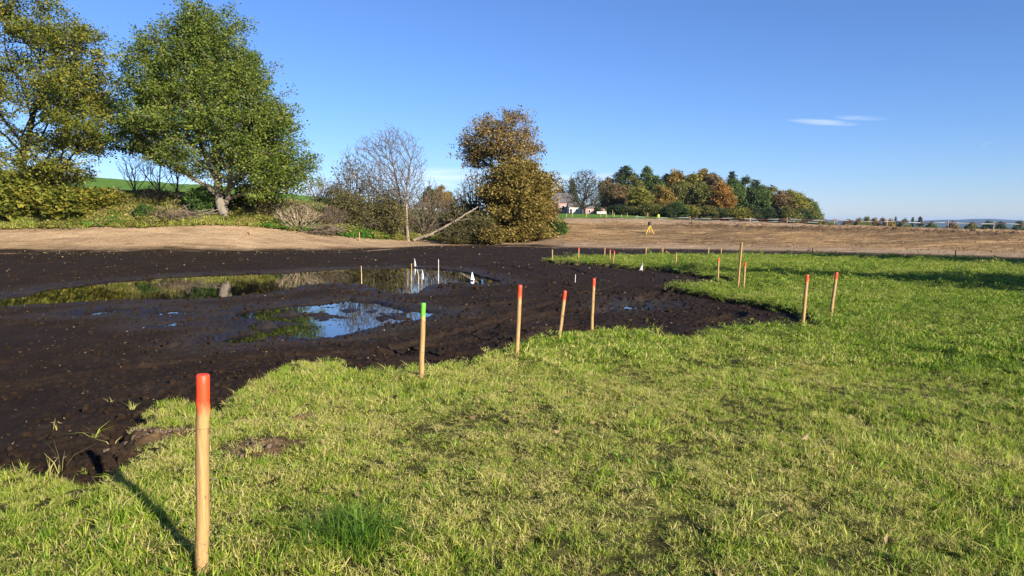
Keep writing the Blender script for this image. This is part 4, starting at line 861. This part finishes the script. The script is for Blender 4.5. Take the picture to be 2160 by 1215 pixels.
# ------------------------------------------------------------------ farm
PINK = simple('pink_brick_wall', (.40, .25, .21), .9, .1, 1.2); WHITEW = simple('cream_render', (.62, .56, .47), .9, .08, 1.); GREYR = simple('grey_roof_tiles', (.17, .145, .13), .9, .2, 1.5); BLACKW = simple('black_opening', (.012, .010, .010), .9); CONC = simple('pale_concrete', (.5, .44, .36), .9, .12, 1.); TERR = simple('brown_tank_cover', (.26, .17, .11), .8, .15, 1.)
REDW = simple('dark_red_door', (.10, .035, .03), .8); PIPEW = simple('white_paint', (.75, .74, .7), .5, .05)
def gable(u0, u1, ve, vr, vb, D, depth, label, wallm, over=2.5, extras=()):
    s = D/FH; xm = ((u0+u1)/2-1080)*s; w = (u1-u0)*s; zb = CAMZ-(vb-HZ)*s-.6; ze = CAMZ-(ve-HZ)*s; zr = CAMZ-(vr-HZ)*s
    t = thing('farm_building', label, 'building', (xm, D, zb), 'farm buildings'); h = ze-zb; r = zr-zb
    V = np.array([(-w/2, 0, 0), (w/2, 0, 0), (w/2, 0, h), (-w/2, 0, h), (-w/2, depth, 0), (w/2, depth, 0), (w/2, depth, h), (-w/2, depth, h), (-w/2, depth/2, r-.1), (w/2, depth/2, r-.1)])
    me = bpy.data.meshes.new('wall'); me.from_pydata(V.tolist(), [], [(0, 1, 2, 3), (5, 4, 7, 6), (4, 0, 3, 8, 7), (1, 5, 6, 9, 2)]); me.materials.append(wallm); obj('wall', me, t)
    o = .35; sl = (r-h)/(depth/2); parts = []
    for sgn in (0, 1):
        y0 = -o if sgn == 0 else depth+o; z0_ = h-o*sl
        a = np.array([(-w/2-o, y0, z0_), (w/2+o, y0, z0_), (w/2+o, depth/2, r), (-w/2-o, depth/2, r)]); V8 = np.concatenate([a, a+[0, 0, .18]])
        parts.append((V8, np.array([(0,1,2,3),(7,6,5,4),(0,4,5,1),(1,5,6,2),(2,6,7,3),(3,7,4,0)])))
    obj('roof', mesh_np('roof', *join(parts), GREYR), t)
    for nm, fu, fw, fz0, fz1, mt in extras:
        x = (fu-1080)*s-xm; ww = fw*s; bb = box(x-ww/2, x+ww/2, -.06, .05, h*fz0, h*fz1); p = obj(nm, mesh_np(nm, *bb, mt), t)
        if nm in ('door', 'window'):
            f = .12; fr = join([box(x-ww/2-f, x-ww/2, -.09, .05, h*fz0, h*fz1), box(x+ww/2, x+ww/2+f, -.09, .05, h*fz0, h*fz1), box(x-ww/2-f, x+ww/2+f, -.09, .05, h*fz1, h*fz1+f)]); obj('frame', mesh_np('frame', *fr, PIPEW), p)
    return t
gable(1120, 1212, 427, 406, 450, 240, 20, 'long barn with a big grey roof and a pink brick end behind the brown oak', PINK, extras=(('barn_opening', 1172, 10, 0.15, .92, BLACKW), ('window', 1188, 5, .45, .75, BLACKW)))
gable(1200.5, 1234, 436, 428, 450, 232, 8, 'cream farm building with a grey roof beside the pink brick barn end', WHITEW, extras=(('door', 1204, 5, .1, .75, REDW), ('window', 1216, 4, .4, .7, BLACKW)))
gable(1235, 1252, 438, 432, 451, 228, 6, 'small pink brick shed right of the cream farm building', PINK, extras=(('window', 1243, 4, .4, .7, BLACKW),))
s = 222/FH
def lowwall():
    x0, x1 = (1259-1080)*s, (1291-1080)*s; zb = CAMZ-(454-HZ)*s-.3; zt = CAMZ-(446.5-HZ)*s; t = thing('low_wall', 'long low pale wall in front of two brown tanks', 'wall', (x0, 222, zb))
    V, F = join([box(0, x1-x0, 0, .4, 0, zt-zb-.18)]); obj('wall', mesh_np('wall', V, F, CONC), t); obj('coping', mesh_np('coping', *box(-.06, x1-x0+.06, -.06, .46, zt-zb-.177, zt-zb), PIPEW), t)
lowwall()
def tank(u, label):
    D = 225; zb = ground(u, D)[2]; r = 6.3*D/FH; h = CAMZ-(440-HZ)*D/FH-zb; t = thing('tank', label, 'tank', ((u-1080)*D/FH, D, zb), 'brown tanks by the farm')
    V, F = tube([(0, 0, 0), (0, 0, h)], r, 24); obj('tank_body', mesh_np('tank_body', V, F, TERR, smooth=False), t)
    V, F = tube([(0, 0, h+.003), (0, 0, h+.3), (0, 0, h+.55), (0, 0, h+.65)], [r*1.03, r*.9, r*.55, r*.15], 24); obj('dome', mesh_np('dome', V, F, TERR, smooth=True), t)
tank(1271, 'left one of the two round brown tanks by the farm'); tank(1281, 'right one of the two round brown tanks by the farm')
# small house seen between the thicket trees
gable(880, 903, 437, 428, 446, 150, 6, 'small pale house glimpsed through the thicket left of the ochre tree', WHITEW, extras=(('window', 890, 3, .4, .7, BLACKW), ('window', 897, 3, .4, .7, BLACKW)))
# ------------------------------------------------------------------ fences and tape
def wood_detail(t):                    # darker grain lines, small knots and mud splashed round the foot
    l = [k for k in t.l if k.to_socket == t.b.inputs['Base Color']][0]; src = l.from_socket
    g = t.noise(1, t.pos((140, 140, 5), True), 3, .7); c = t.mix(t.math('MULTIPLY', t.math('GREATER_THAN', g, .58), .35), src, (.20, .10, .035))
    vo = t.new('ShaderNodeTexVoronoi'); vo.inputs['Scale'].default_value = 1; t.l.new(t.pos((22, 22, 9), True), vo.inputs['Vector']); kn = t.math('LESS_THAN', vo.outputs['Distance'], .16)
    c = t.mix(t.math('MULTIPLY', kn, .7), c, (.13, .06, .025))
    z = t.new('ShaderNodeSeparateXYZ'); t.l.new(t.pos((1, 1, 1), True), z.inputs[0]); d = t.math('SUBTRACT', .62, t.math('MULTIPLY', z.outputs[2], 1.9)); dn = t.noise(1, t.pos((70, 70, 45), True), 5, .7)
    c = t.mix(t.math('MULTIPLY', t.math('MULTIPLY', t.math('SUBTRACT', t.math('ADD', dn, t.math('MULTIPLY', d, .35)), .66), 9., True), .55), c, (.06, .04, .025)); t.l.new(c, t.b.inputs['Base Color'])
WOODP = NT('post_wood'); n_ = WOODP.noise(1, WOODP.pos((60, 60, 4), True), 5, .7); WOODP.l.new(WOODP.ramp(n_, [(.3, (.27, .145, .05)), (.5, (.38, .225, .082)), (.75, (.47, .30, .12))]), WOODP.b.inputs['Base Color']); WOODP.b.inputs['Roughness'].default_value = .65; WOODP.bump(n_, .35, .004); wood_detail(WOODP); WOODP = WOODP.m
GREYP = simple('grey_post_wood', (.25, .2, .15), .9); YELP = simple('yellow_plastic', (.62, .40, .05), .5, .05); YELD = simple('faded_yellow_wood', (.42, .33, .13), .8, .1)
def tapemat():
    t = NT('red_white_tape'); a = t.new('ShaderNodeAttribute', attribute_name='g'); s_ = t.new('ShaderNodeSeparateColor'); t.l.new(a.outputs['Color'], s_.inputs[0])
    c = t.mix(t.math('GREATER_THAN', s_.outputs[0], .5), (.26, .25, .245), (.09, .03, .028)); t.l.new(c, t.b.inputs['Base Color']); t.b.inputs['Roughness'].default_value = .6; return t.m
TAPE = tapemat()
def tape_run(label, px, D, zoff, h, stripe, posts, group='red and white barrier tapes'):
    pts = [at(u, v, d) for (u, v), d in zip(px, D)]; X = []; sg = [0]
    P = np.array(pts); L = np.r_[0, np.cumsum(np.linalg.norm(np.diff(P, axis=0), axis=1))]; n = int(L[-1]/stripe*1); t = np.linspace(0, L[-1], n*1+1); V, F, A = [], [], []
    for i in range(n):
        for tt in (t[i], t[i+1]-1e-3):
            p = np.array([np.interp(tt, L, P[:, k]) for k in range(3)]); ph = (tt % 6)/6; sag = -.12*math.sin(math.pi*ph); tw = .03*math.sin(tt*1.7)
            V += [p+[0, tw, sag-h/2], p+[0, -tw, sag+h/2]]; A += [(i % 2, 0, 0)]*2
        o = len(V)-4; F.append((o, o+2, o+3, o+1))
    base = pts[0]; V = np.array(V)-base
    Vb = V+[0, .012, 0]; n4 = len(V); F2 = np.array([(b, a, d, c) for a, b, c, d in F])+n4        # real thickness: front and back faces
    tag(obj('barrier_tape', mesh_np('barrier_tape', np.concatenate([V, Vb]), np.concatenate([np.array(F), F2]), TAPE, {'g': np.concatenate([A, A])}), None, base), label, 'barrier tape', group)
tape_run('upper red and white barrier tape along the crest of the earth slope', [(1340,457),(1500,459),(1700,462),(1900,467),(2175,472)], [92,90,88,86,84], 0, .09, 1.3, 0)
tape_run('lower white and red barrier tape in front of the wood', [(1340,462),(1500,463.5),(1700,466.5),(1790,468)], [92,90,88,87], 0, .07, 1.1, 0)
tape_run('red and white barrier tape on the meadow edge left of the oak', [(70,386),(160,393),(240,399),(330,404),(420,411)], [57.5,57.5,57.5,58,58], 0, .12, .55, 0)
tape_run('pale barrier tape behind the shrubs right of the oak', [(540,441),(620,440),(700,441),(790,443)], [66,67,68,69], 0, .10, .9, 0)
def post(label, u, v0, v1, D, r, mat, group, name='fence_post', cat='post', k=8):
    b = ground(u, D); zt = at(u, v1, D)[2]; h = max(.3, zt-b[2]); V, F = tube([(0, 0, -.2), (0, 0, h*.5), (0, 0, h-.03), (0, 0, h)], [r, r, r, r*.7], k)
    return tag(obj(name, mesh_np(name, V, F, mat), None, b), label, cat, group)
for i, u in enumerate((1344, 1366, 1455, 1582, 1660, 1760, 1871, 2000, 2096)):
    post('%s post of the tape fence on the crest, counted from the left' % ORD[i], u, 0, 449.5 if u == 1366 else np.interp(u, [1340, 1700, 2175], [454, 459, 468]), np.interp(u, [1340, 2175], [92, 84])+.3, .06 if u != 2096 else .09, WOODP if i < 7 else GREYP, 'posts of the tape fence on the crest')
for i, (u, vt, D) in enumerate(((1195, 450, 100), (1207, 451, 103), (1237, 450, 98), (1267, 452, 100), (1279, 450, 88), (1295, 449, 88), (1311, 452, 101), (1323, 451, 104), (1292, 444, 128))):
    post('%s short yellow post round the farm lawn, counted from the left' % ORD[i] if i < 8 else 'taller yellow post standing at the end of the low farm wall', u, 0, vt, D, .04, YELD, 'short posts round the farm lawn', 'marker_post')
for i, u in enumerate((209, 560, 640)): post(['thin post on the meadow skyline between the maple and the oak', 'post in the field edge right of the oak', 'post behind the pale cut shrub'][i], u, 0, (361, 436, 436)[i], (140, 66, 67)[i], .06, GREYP, 'posts on the meadow')
# power pole by the farm
pp = thing('utility_pole', 'thin wooden pole standing against the barn roof', 'pole', ground(1179, 200)); hh = at(1179, 414, 200)[2]-pp.location[2]
obj('pole', mesh_np('pole', *tube([(0, 0, -.3), (0, 0, hh)], .09, 8), WOODP), pp); obj('crossarm', mesh_np('crossarm', *box(-.5, .5, -.14, -.092, hh-.5, hh-.38), GREYP), pp)
# farm paddock rail
rl = thing('paddock_fence', 'thin metal rail fence before the cream farm building', 'fence', ground(1198, 215)); R0 = np.array(rl.location); x1 = (1232-1198)*215/FH; zz = at(1198, 444, 215)[2]-R0[2]
for i in range(5): obj('post', mesh_np('post', *box(x1*i/4-.04, x1*i/4+.04, -.04, .04, -.3, zz+.1), PIPEW), rl)
for k in (0, .5): obj('rail', mesh_np('rail', *box(0, x1, -.07, -.043, zz-k-.05, zz-k), PIPEW), rl)
# ------------------------------------------------------------------ stakes
def stakemat(name, col, fade):
    t = NT(name); tc = t.new('ShaderNodeTexCoord'); sp = t.new('ShaderNodeSeparateXYZ'); t.l.new(tc.outputs['Generated'], sp.inputs[0])
    n = t.noise(1, t.pos((30, 30, 4), True), 4); wood = t.ramp(n, [(.3, (.27, .145, .05)), (.5, (.38, .225, .082)), (.75, (.47, .30, .12))])
    n2 = t.noise(1, t.pos((60, 60, 20), True), 3)
    f = t.math('ADD', t.math('MULTIPLY', t.math('SUBTRACT', sp.outputs[2], fade), 3.5), t.math('MULTIPLY', t.math('SUBTRACT', n2, .5), .9), True)
    t.l.new(t.mix(f, wood, col), t.b.inputs['Base Color']); t.b.inputs['Roughness'].default_value = .5; t.bump(n, .2, .003); return t.m
T_RED = stakemat('orange_red_spray_paint', (.85, .06, .012), .22); T_GRN = stakemat('green_spray_paint', (.12, .42, .03), .12); T_ORG = stakemat('orange_spray_paint', (.75, .18, .03), .25)
def stake(label, ub, vb, ut, vt, r, tip=None, square=False, frac=.2, group='wooden survey stakes', base=None, cat='stake', name='wooden_stake', mat=None):
    b = hit(ub, vb) if base is None else base; T = at(ut, vt, b[1]); d = T-b; H = np.linalg.norm(d); t = thing(name, label, cat, b, group)
    k = 4 if square else 16; cut = 1-frac if tip else 1.; g = np.random.default_rng(int(ub))
    def seg(a, c, capr, top):
        s = np.linspace(a, c, 7); P = [d*x+np.array([g.normal(), g.normal(), 0])*r*.05*(0 < x < 1) for x in s]; R = [r*(1+.03*g.normal()) for _ in s]; R[0] = R[-1] = r; R[1] = R[-2] = r*1.002
        if top: P += [d*(c+.004/H*1.2)]; R += [r*.9]
        return tube(P, R, k, True if tip is None else 'top' if top else 'none')
    obj('post', mesh_np('post', *seg(-.18/H, cut, 0, tip is None), mat or WOODP, smooth=not square), t)
    if tip: V, F = seg(cut, 1, 0, True); o = obj('painted_tip', mesh_np('painted_tip', V-d*cut, F, tip, smooth=not square), t, d*cut); 
    for p_ in [o_ for o_ in t.children if o_.name.startswith('painted')]:
        for i in range(len(p_.data.polygons)-16, len(p_.data.polygons)): p_.data.polygons[i].use_smooth = False
    return t
S_ = 'wooden survey stakes'
stake('thick round stake with an orange red top, nearest the camera in the foreground grass', 427, 1207, 428, 792, .029, T_RED, frac=.26)
stake('round stake with a green top at the mud edge', 889, 800, 893, 640, .026, T_GRN, frac=.24)
stake('orange red topped stake, first one right of the green topped stake', 1090, 762, 1097, 602, .025, T_RED, frac=.26)
stake('short leaning orange red topped stake, second one right of the green topped stake', 1179, 718, 1192, 614, .024, T_RED, frac=.28)
stake('orange red topped stake, third one right of the green topped stake', 1248, 700, 1253, 588, .023, T_RED, frac=.22)
stake('orange red topped stake leaning at the right tip of the mud', 1693, 690, 1703, 580, .026, T_RED, frac=.2)
stake('orange red topped stake in the grass just beyond the right tip of the mud', 1752, 668, 1765, 575, .026, T_RED, frac=.24)
stake('tall unpainted square batten standing among shorter red topped stakes', 1555, 612, 1564, 511, .034, None, True)
stake('red topped stake immediately right of the tall batten', 1568, 614, 1572, 554, .024, T_RED)
stake('red topped stake left of the tall batten at the tongue of grass', 1514, 596, 1516, 545, .026, T_RED, frac=.22)
stake('unpainted stake at the far grass edge right of the white flag', 1425, 563, 1427, 535, .026)
stake('orange red topped stake, right one of the close trio at the far grass edge', 1293, 556, 1296, 530, .028, T_RED, frac=.3)
stake('red topped stake, middle one of the close trio at the far grass edge', 1286, 552, 1287, 527, .026, T_RED, frac=.15)
stake('worn orange topped stake, left one of the close trio at the far grass edge', 1275, 544, 1276, 523, .026, T_ORG, frac=.2)
stake('red topped stake standing alone left of the close trio', 1220, 550, 1221, 523, .03, T_RED, frac=.25)
stake('unpainted stake at the left end of the far grass tongue', 1165, 550, 1165, 527, .03)
stake('far unpainted stake below the yellow tripod', 1362, 540, 1363, 522, .035)
stake('far stake with an orange top right of the one below the tripod', 1397, 539.5, 1398, 523, .035, T_ORG)
stake('leaning loose lath beside the far orange topped stake', 1416, 539.5, 1405, 530, .03, None, True)
stake('far unpainted stake, left one of the pair left of the tall batten', 1494, 539, 1495, 522, .032)
stake('far unpainted stake, right one of the pair left of the tall batten', 1521, 538.5, 1521, 524, .032)
stake('far orange topped stake on the dark strip, above the mud tip stakes', 1714, 541, 1714, 524, .03, T_ORG)
stake('far orange topped stake on the dark strip, rightmost stake in the photo', 2015, 548, 2016, 528, .028, T_ORG)
stake('thin stake on the sand strip below the oak', 528, 498, 529, 483, .04)
stake('thin stake at the grassy end of the sand strip left of the bare tree', 758, 508, 758, 490, .04)
# thin rods and flags in the pools
STICK = simple('weathered_cane', (.55, .43, .24), .7); STICKW = simple('white_cane', (.72, .69, .62), .6); CLOTH = simple('white_plastic_sheet', (.82, .83, .86), .45, .06)
def pond_base(u, v):
    x, y = gz(u, v, WZ); return np.array([x, y, WZ-.02])
def cane(label, ub, vb, ut, vt, r=.016, mat=STICK, name='cane', bend=0):
    b = pond_base(ub, vb); T = at(ut, vt, b[1]); d = T-b; P = [d*t+np.array([bend*math.sin(math.pi*t), 0, 0]) for t in np.linspace(-.1, 1, 9)]
    return tag(obj(name, mesh_np(name, *tube(P, np.linspace(r, r*.75, 9), 8), mat, smooth=True), None, b), label, 'cane', 'canes standing in the pool')
cane('pale cane standing alone in the middle of the long pool', 763, 598, 762, 561, .013)
cane('tall yellow brown cane with tags left of the white flags', 868, 593, 868, 556, .016, simple('yellow_cane', (.5, .33, .08), .7))
cane('bent pale cane between the tall cane and the middle flag', 882, 598, 880, 569, .013, STICK, bend=.03)
cane('tall thin cane with white bands right of the middle flag', 925, 592, 925, 547, .011, STICKW)
cane('thin white rod stuck in the mud left of the right hand flag', 1213, 600, 1214, 579, .010, STICKW)
def flag(label, ub, vb, vt, dirx, wpx, hpx, drop):
    b = pond_base(ub, vb); s = b[1]/FH; H = at(ub, vt, b[1])[2]-b[2]; t = thing('marker_flag', label, 'flag', b, 'small white marker flags')
    obj('stick', mesh_np('stick', *tube([(0, 0, -.1), (.004, 0, H*.5), (0, 0, H)], .010, 6), STICK), t)
    w, h = wpx*s, hpx*s; n, m = 9, 9; V, F = [], []
    for j in range(m):
        for i in range(n):
            a, c = i/(n-1), j/(m-1); fall = (1-(1-c)*1.) if drop else 1
            wd = w*a*(.15+.85*c) if drop else w*a*(1-c*.85)
            V.append((dirx*(wd), .05*math.sin(a*9+c*2)*(.3+a), H-h*c-(0 if drop else h*.45*a*(1-c))-(h*.12*a if drop else 0)))
    F = [(j*n+i, j*n+i+1, (j+1)*n+i+1, (j+1)*n+i) for j in range(m-1) for i in range(n-1)]
    V = np.array(V); Vb = V+[0, .004, 0]; F = np.array(F); obj('cloth', mesh_np('cloth', np.concatenate([V, Vb]), np.concatenate([F, F[:, ::-1]+len(V)]), CLOTH, smooth=True), t); return t
flag('folded white flag beyond the long pool, the farthest of the four', 874, 564, 545, 1, 7, 16, True)
flag('white triangular flag on a pale cane in the pool edge beside the tall cane', 890, 600, 568, 1, 9, 20, True)
def cone_flag(label, u, v, vt):
    b = pond_base(u, v); s = b[1]/FH; H = at(u, vt, b[1])[2]-b[2]; t = thing('marker_flag', label, 'flag', b, 'small white marker flags'); obj('stick', mesh_np('stick', *tube([(0, 0, -.1), (0, 0, H*.98)], .01, 6), STICK), t)
    k = 22; V, F = [], []
    for j in range(9):
        c = j/8; rr = (.008+.5*7.5*s*c**.9)
        for i in range(k): a = 2*math.pi*i/k; q = rr*(1+.22*math.sin(a*5)*c); V.append((q*math.cos(a), q*math.sin(a), H*(1-.86*c)+.02*c*math.sin(3*a)))
    F = [(j*k+i, j*k+(i+1) % k, (j+1)*k+(i+1) % k, (j+1)*k+i) for j in range(8) for i in range(k)]
    obj('cloth', mesh_np('cloth', np.array(V), np.array(F), CLOTH, smooth=True), t); return t
cone_flag('white flag hanging in a cone shape at the right end of the long pool', 996, 592, 574)
flag('white flag blown to the left on the far mud near the grass tongue', 1355, 574, 554, -1, 7, 15, True)
# tripod on the slope
b = hit(1370, 493); s = b[1]/FH; t = thing('tripod', 'yellow tripod carrying a black box on the brown earth slope', 'tripod', b); hz_ = 15*s
BLK = simple('black_plastic', (.012, .012, .016), .5)
for a in (-2.6, -.5, 1.4):
    fx, fy = math.cos(a)*10*s, math.sin(a)*10*s; fz = tz(b[0]+fx, b[1]+fy)-b[2]; obj('leg', mesh_np('leg', *tube([(fx, fy, fz-.05), (fx*.12, fy*.12, hz_)], [.035, .04], 6), YELP), t)
obj('brace', mesh_np('brace', *tube([(0, 0, hz_*.15), (0, 0, hz_+.02)], .035, 8), YELP), t); obj('head_plate', mesh_np('head_plate', *tube([(0, 0, hz_), (0, 0, hz_+.06)], .16, 12), YELP), t)
w = 3.6*s; obj('black_box', mesh_np('black_box', *tube([(0, 0, hz_+.063), (0, 0, hz_+.1), (0, 0, hz_+9*s), (0, 0, hz_+9.6*s)], [w*.85, w, w, w*.8], 12), BLK), t)
# neon marker on the crest
b = ground(1389, float(np.interp(1389, UC, D3))+1.); s = b[1]/FH; t = thing('neon_marker', 'small neon yellow marker on a short brown leg on the crest of the slope', 'marker', b); NEO = simple('neon_yellow_plastic', (.5, .6, .03), .5, .03)
obj('leg', mesh_np('leg', *tube([(0, 0, -.1), (.03, 0, .25)], .06, 8), GREYP), t); obj('marker_head', mesh_np('marker_head', *tube([(0, 0, .253), (-.03, 0, .3), (-.03, 0, .5), (-.08, 0, .58)], [.12, .16, .15, .08], 12), NEO), t)
# sprouts on the mud and the tall tuft
def sprout(label, u, v, hpx, n, seed, lean=.5, w=.006):
    b = hit(u, v); g = np.random.default_rng(seed); h = hpx*b[1]/FH; V, F = blades(g, n, .02, h*.55, h, w, lean, .8); V = V.copy()
    return tag(obj('grass_sprout', mesh_np('grass_sprout', V, F, [G_DRY if n < 6 else G_GREEN]), None, b), label, 'grass', 'grass sprouts growing out of the mud')
sprout('single pale shoot in the mud, leftmost of the sprouts', 118, 912, 34, 3, 1, .4, .011); sprout('star shaped sprout with splayed blades in the mud', 197, 925, 52, 9, 2, 1.8); sprout('pale leaning shoot in the mud right of the star shaped sprout', 236, 938, 34, 3, 3, 1.2, .010)
sprout('small sprout in the mud above the star shaped one', 234, 852, 18, 5, 4, 1.); sprout('bushy sprout in the mud left of the turned sod', 278, 872, 30, 11, 5, 1.2); sprout('tall thin grass stalks at the mud edge bottom left', 130, 1000, 90, 6, 6, .9, .005); sprout('short grass stalks at the mud edge left of the tall stalks', 105, 1002, 48, 7, 7, .6, .006)
sprout('thin shoot at the mud edge left of the green topped stake', 752, 785, 20, 3, 8, .2); sprout('small sprout on the mud right of the three red topped stakes', 1365, 682, 16, 6, 9, .8); sprout('small grassy sprout left of the grass tongue on the mud', 1404, 612, 14, 8, 10, .8)
b = hit(745, 1135); g = np.random.default_rng(5); parts_ = []
for dx, dy, rr, n_b, hh in ((0, 0, .13, 420, .27), (.16, .05, .10, 240, .20), (-.15, -.06, .10, 220, .22), (.05, -.14, .12, 200, .17), (-.05, .17, .12, 220, .20), (.27, -.05, .09, 120, .14), (-.28, .04, .09, 120, .15)):
    v_, f_ = blades(g, n_b, rr, .05, hh, .0042, 1.3, 1.1, 1.3); parts_.append((v_+[dx, dy, 0], f_))
V, F = join(parts_)
tag(obj('tall_grass_tuft', mesh_np('tall_grass_tuft', V, F, [leafmat('tuft_blades', [(.025, .07, .006), (.06, .14, .012), (.13, .24, .02), (.32, .36, .06)], 3., .35)]), None, b), 'tall dark green grass tuft in the foreground at bottom centre', 'grass')
# ------------------------------------------------------------------ haze, world, sun, camera
hz = obj('haze', mesh_np('haze', *box(-9000, 9000, -8500, 8800, -24, 46), simple('haze_air', (1, 1, 1)))); tag(hz, kind='stuff'); tag(hz, 'thin blue haze over the far land', 'haze')
hm = hz.data.materials[0]; nt = hm.node_tree; nt.nodes.clear(); o_ = nt.nodes.new('ShaderNodeOutputMaterial'); pv = nt.nodes.new('ShaderNodeVolumePrincipled'); pv.inputs['Density'].default_value = .00008; pv.inputs['Color'].default_value = (.42, .62, .95, 1); pv.inputs['Anisotropy'].default_value = .1
nt.links.new(pv.outputs[0], o_.inputs['Volume'])
W = bpy.data.worlds.new('World'); SC.world = W; W.use_nodes = True; nt = W.node_tree; N, L = nt.nodes, nt.links; bg = N['Background']
sky = N.new('ShaderNodeTexSky'); sky.sky_type = 'NISHITA'; sky.sun_disc = False; sky.sun_elevation = SUN_EL; sky.sun_rotation = SUN_AZ; sky.air_density = 1.; sky.dust_density = 0.; sky.ozone_density = 7.5; sky.altitude = 500
bg.inputs['Strength'].default_value = .079
# thin clouds placed by direction in the sky
tc = N.new('ShaderNodeTexCoord'); sx = N.new('ShaderNodeSeparateXYZ'); L.new(tc.outputs['Generated'], sx.inputs[0])
def M(op, a, b=0., cl=False):
    x = N.new('ShaderNodeMath'); x.operation = op; x.use_clamp = cl
    for i, v in enumerate((a, b)):
        if isinstance(v, (int, float)): x.inputs[i].default_value = v
        else: L.new(v, x.inputs[i])
    return x.outputs[0]
yy = M('MAXIMUM', sx.outputs[1], .05); au = M('DIVIDE', sx.outputs[0], yy); av = M('DIVIDE', sx.outputs[2], yy)
nz = N.new('ShaderNodeTexNoise'); mp = N.new('ShaderNodeMapping'); L.new(tc.outputs['Generated'], mp.inputs[0]); mp.inputs['Scale'].default_value = (9, 9, 70); L.new(mp.outputs[0], nz.inputs[0]); nz.inputs['Scale'].default_value = 2.2; nz.inputs['Detail'].default_value = 5
def blob(u, v, ru, rv, tilt, amt, front=True):
    r = ray(u, v); du = M('SUBTRACT', au, float(r[0])); dv = M('SUBTRACT', av, float(r[2])); dv = M('ADD', dv, M('MULTIPLY', du, tilt))
    q = M('ADD', M('POWER', M('ABSOLUTE', M('DIVIDE', du, ru/FH)), 2.), M('POWER', M('ABSOLUTE', M('DIVIDE', dv, rv/FH)), 2.))
    g_ = M('MULTIPLY', M('SUBTRACT', 1., q, True), amt); g_ = M('MULTIPLY', g_, M('MULTIPLY', M('SUBTRACT', nz.outputs[0], .28), 2.4, True)); return M('MULTIPLY', g_, M('GREATER_THAN', sx.outputs[1], .05))
m = blob(1738, 258, 80, 7, .06, .45)
for a in ((1815, 249, 62, 6, .03, .3), (930, 375, 140, 24, 0., .42), (1250, 378, 150, 16, 0., .35), (560, 395, 240, 30, 0., .35), (2082, 303, 22, 2., -.35, .1)): m = M('MAXIMUM', m, blob(*a))
mx = N.new('ShaderNodeMix'); mx.data_type = 'RGBA'; L.new(m, mx.inputs[0]); L.new(sky.outputs[0], mx.inputs[6]); mx.inputs[7].default_value = (7.6, 8.6, 10, 1); tn = N.new('ShaderNodeMix'); tn.data_type = 'RGBA'; tn.blend_type = 'MULTIPLY'; tn.inputs[0].default_value = 1.; tn.inputs[7].default_value = (1.04, .93, 1.02, 1); L.new(mx.outputs[2], tn.inputs[6]); L.new(tn.outputs[2], bg.inputs[0])
sun = bpy.data.lights.new('sun', 'SUN'); sun.energy = 4.9; sun.angle = math.radians(.5); sun.color = (1., .93, .80); so = obj('sun', sun)
dv_ = Vector((SD[0]*math.cos(SUN_EL), SD[1]*math.cos(SUN_EL), math.sin(SUN_EL))); so.rotation_euler = dv_.to_track_quat('Z', 'Y').to_euler()
cam = bpy.data.cameras.new('camera'); co = obj('camera', cam, None, (0, 0, CAMZ)); cam.sensor_width = 36; cam.lens = 36*FPX/2160; cam.clip_start = .05; cam.clip_end = 30000
co.rotation_euler = (math.pi/2-PITCH, 0, 0); SC.camera = co
SC.view_settings.view_transform = 'Standard'; SC.view_settings.look = 'None'; SC.view_settings.exposure = 1.08
SC.cycles.max_bounces = 6; SC.cycles.transparent_max_bounces = 4; SC.cycles.volume_bounces = 0; SC.cycles.diffuse_bounces = 3
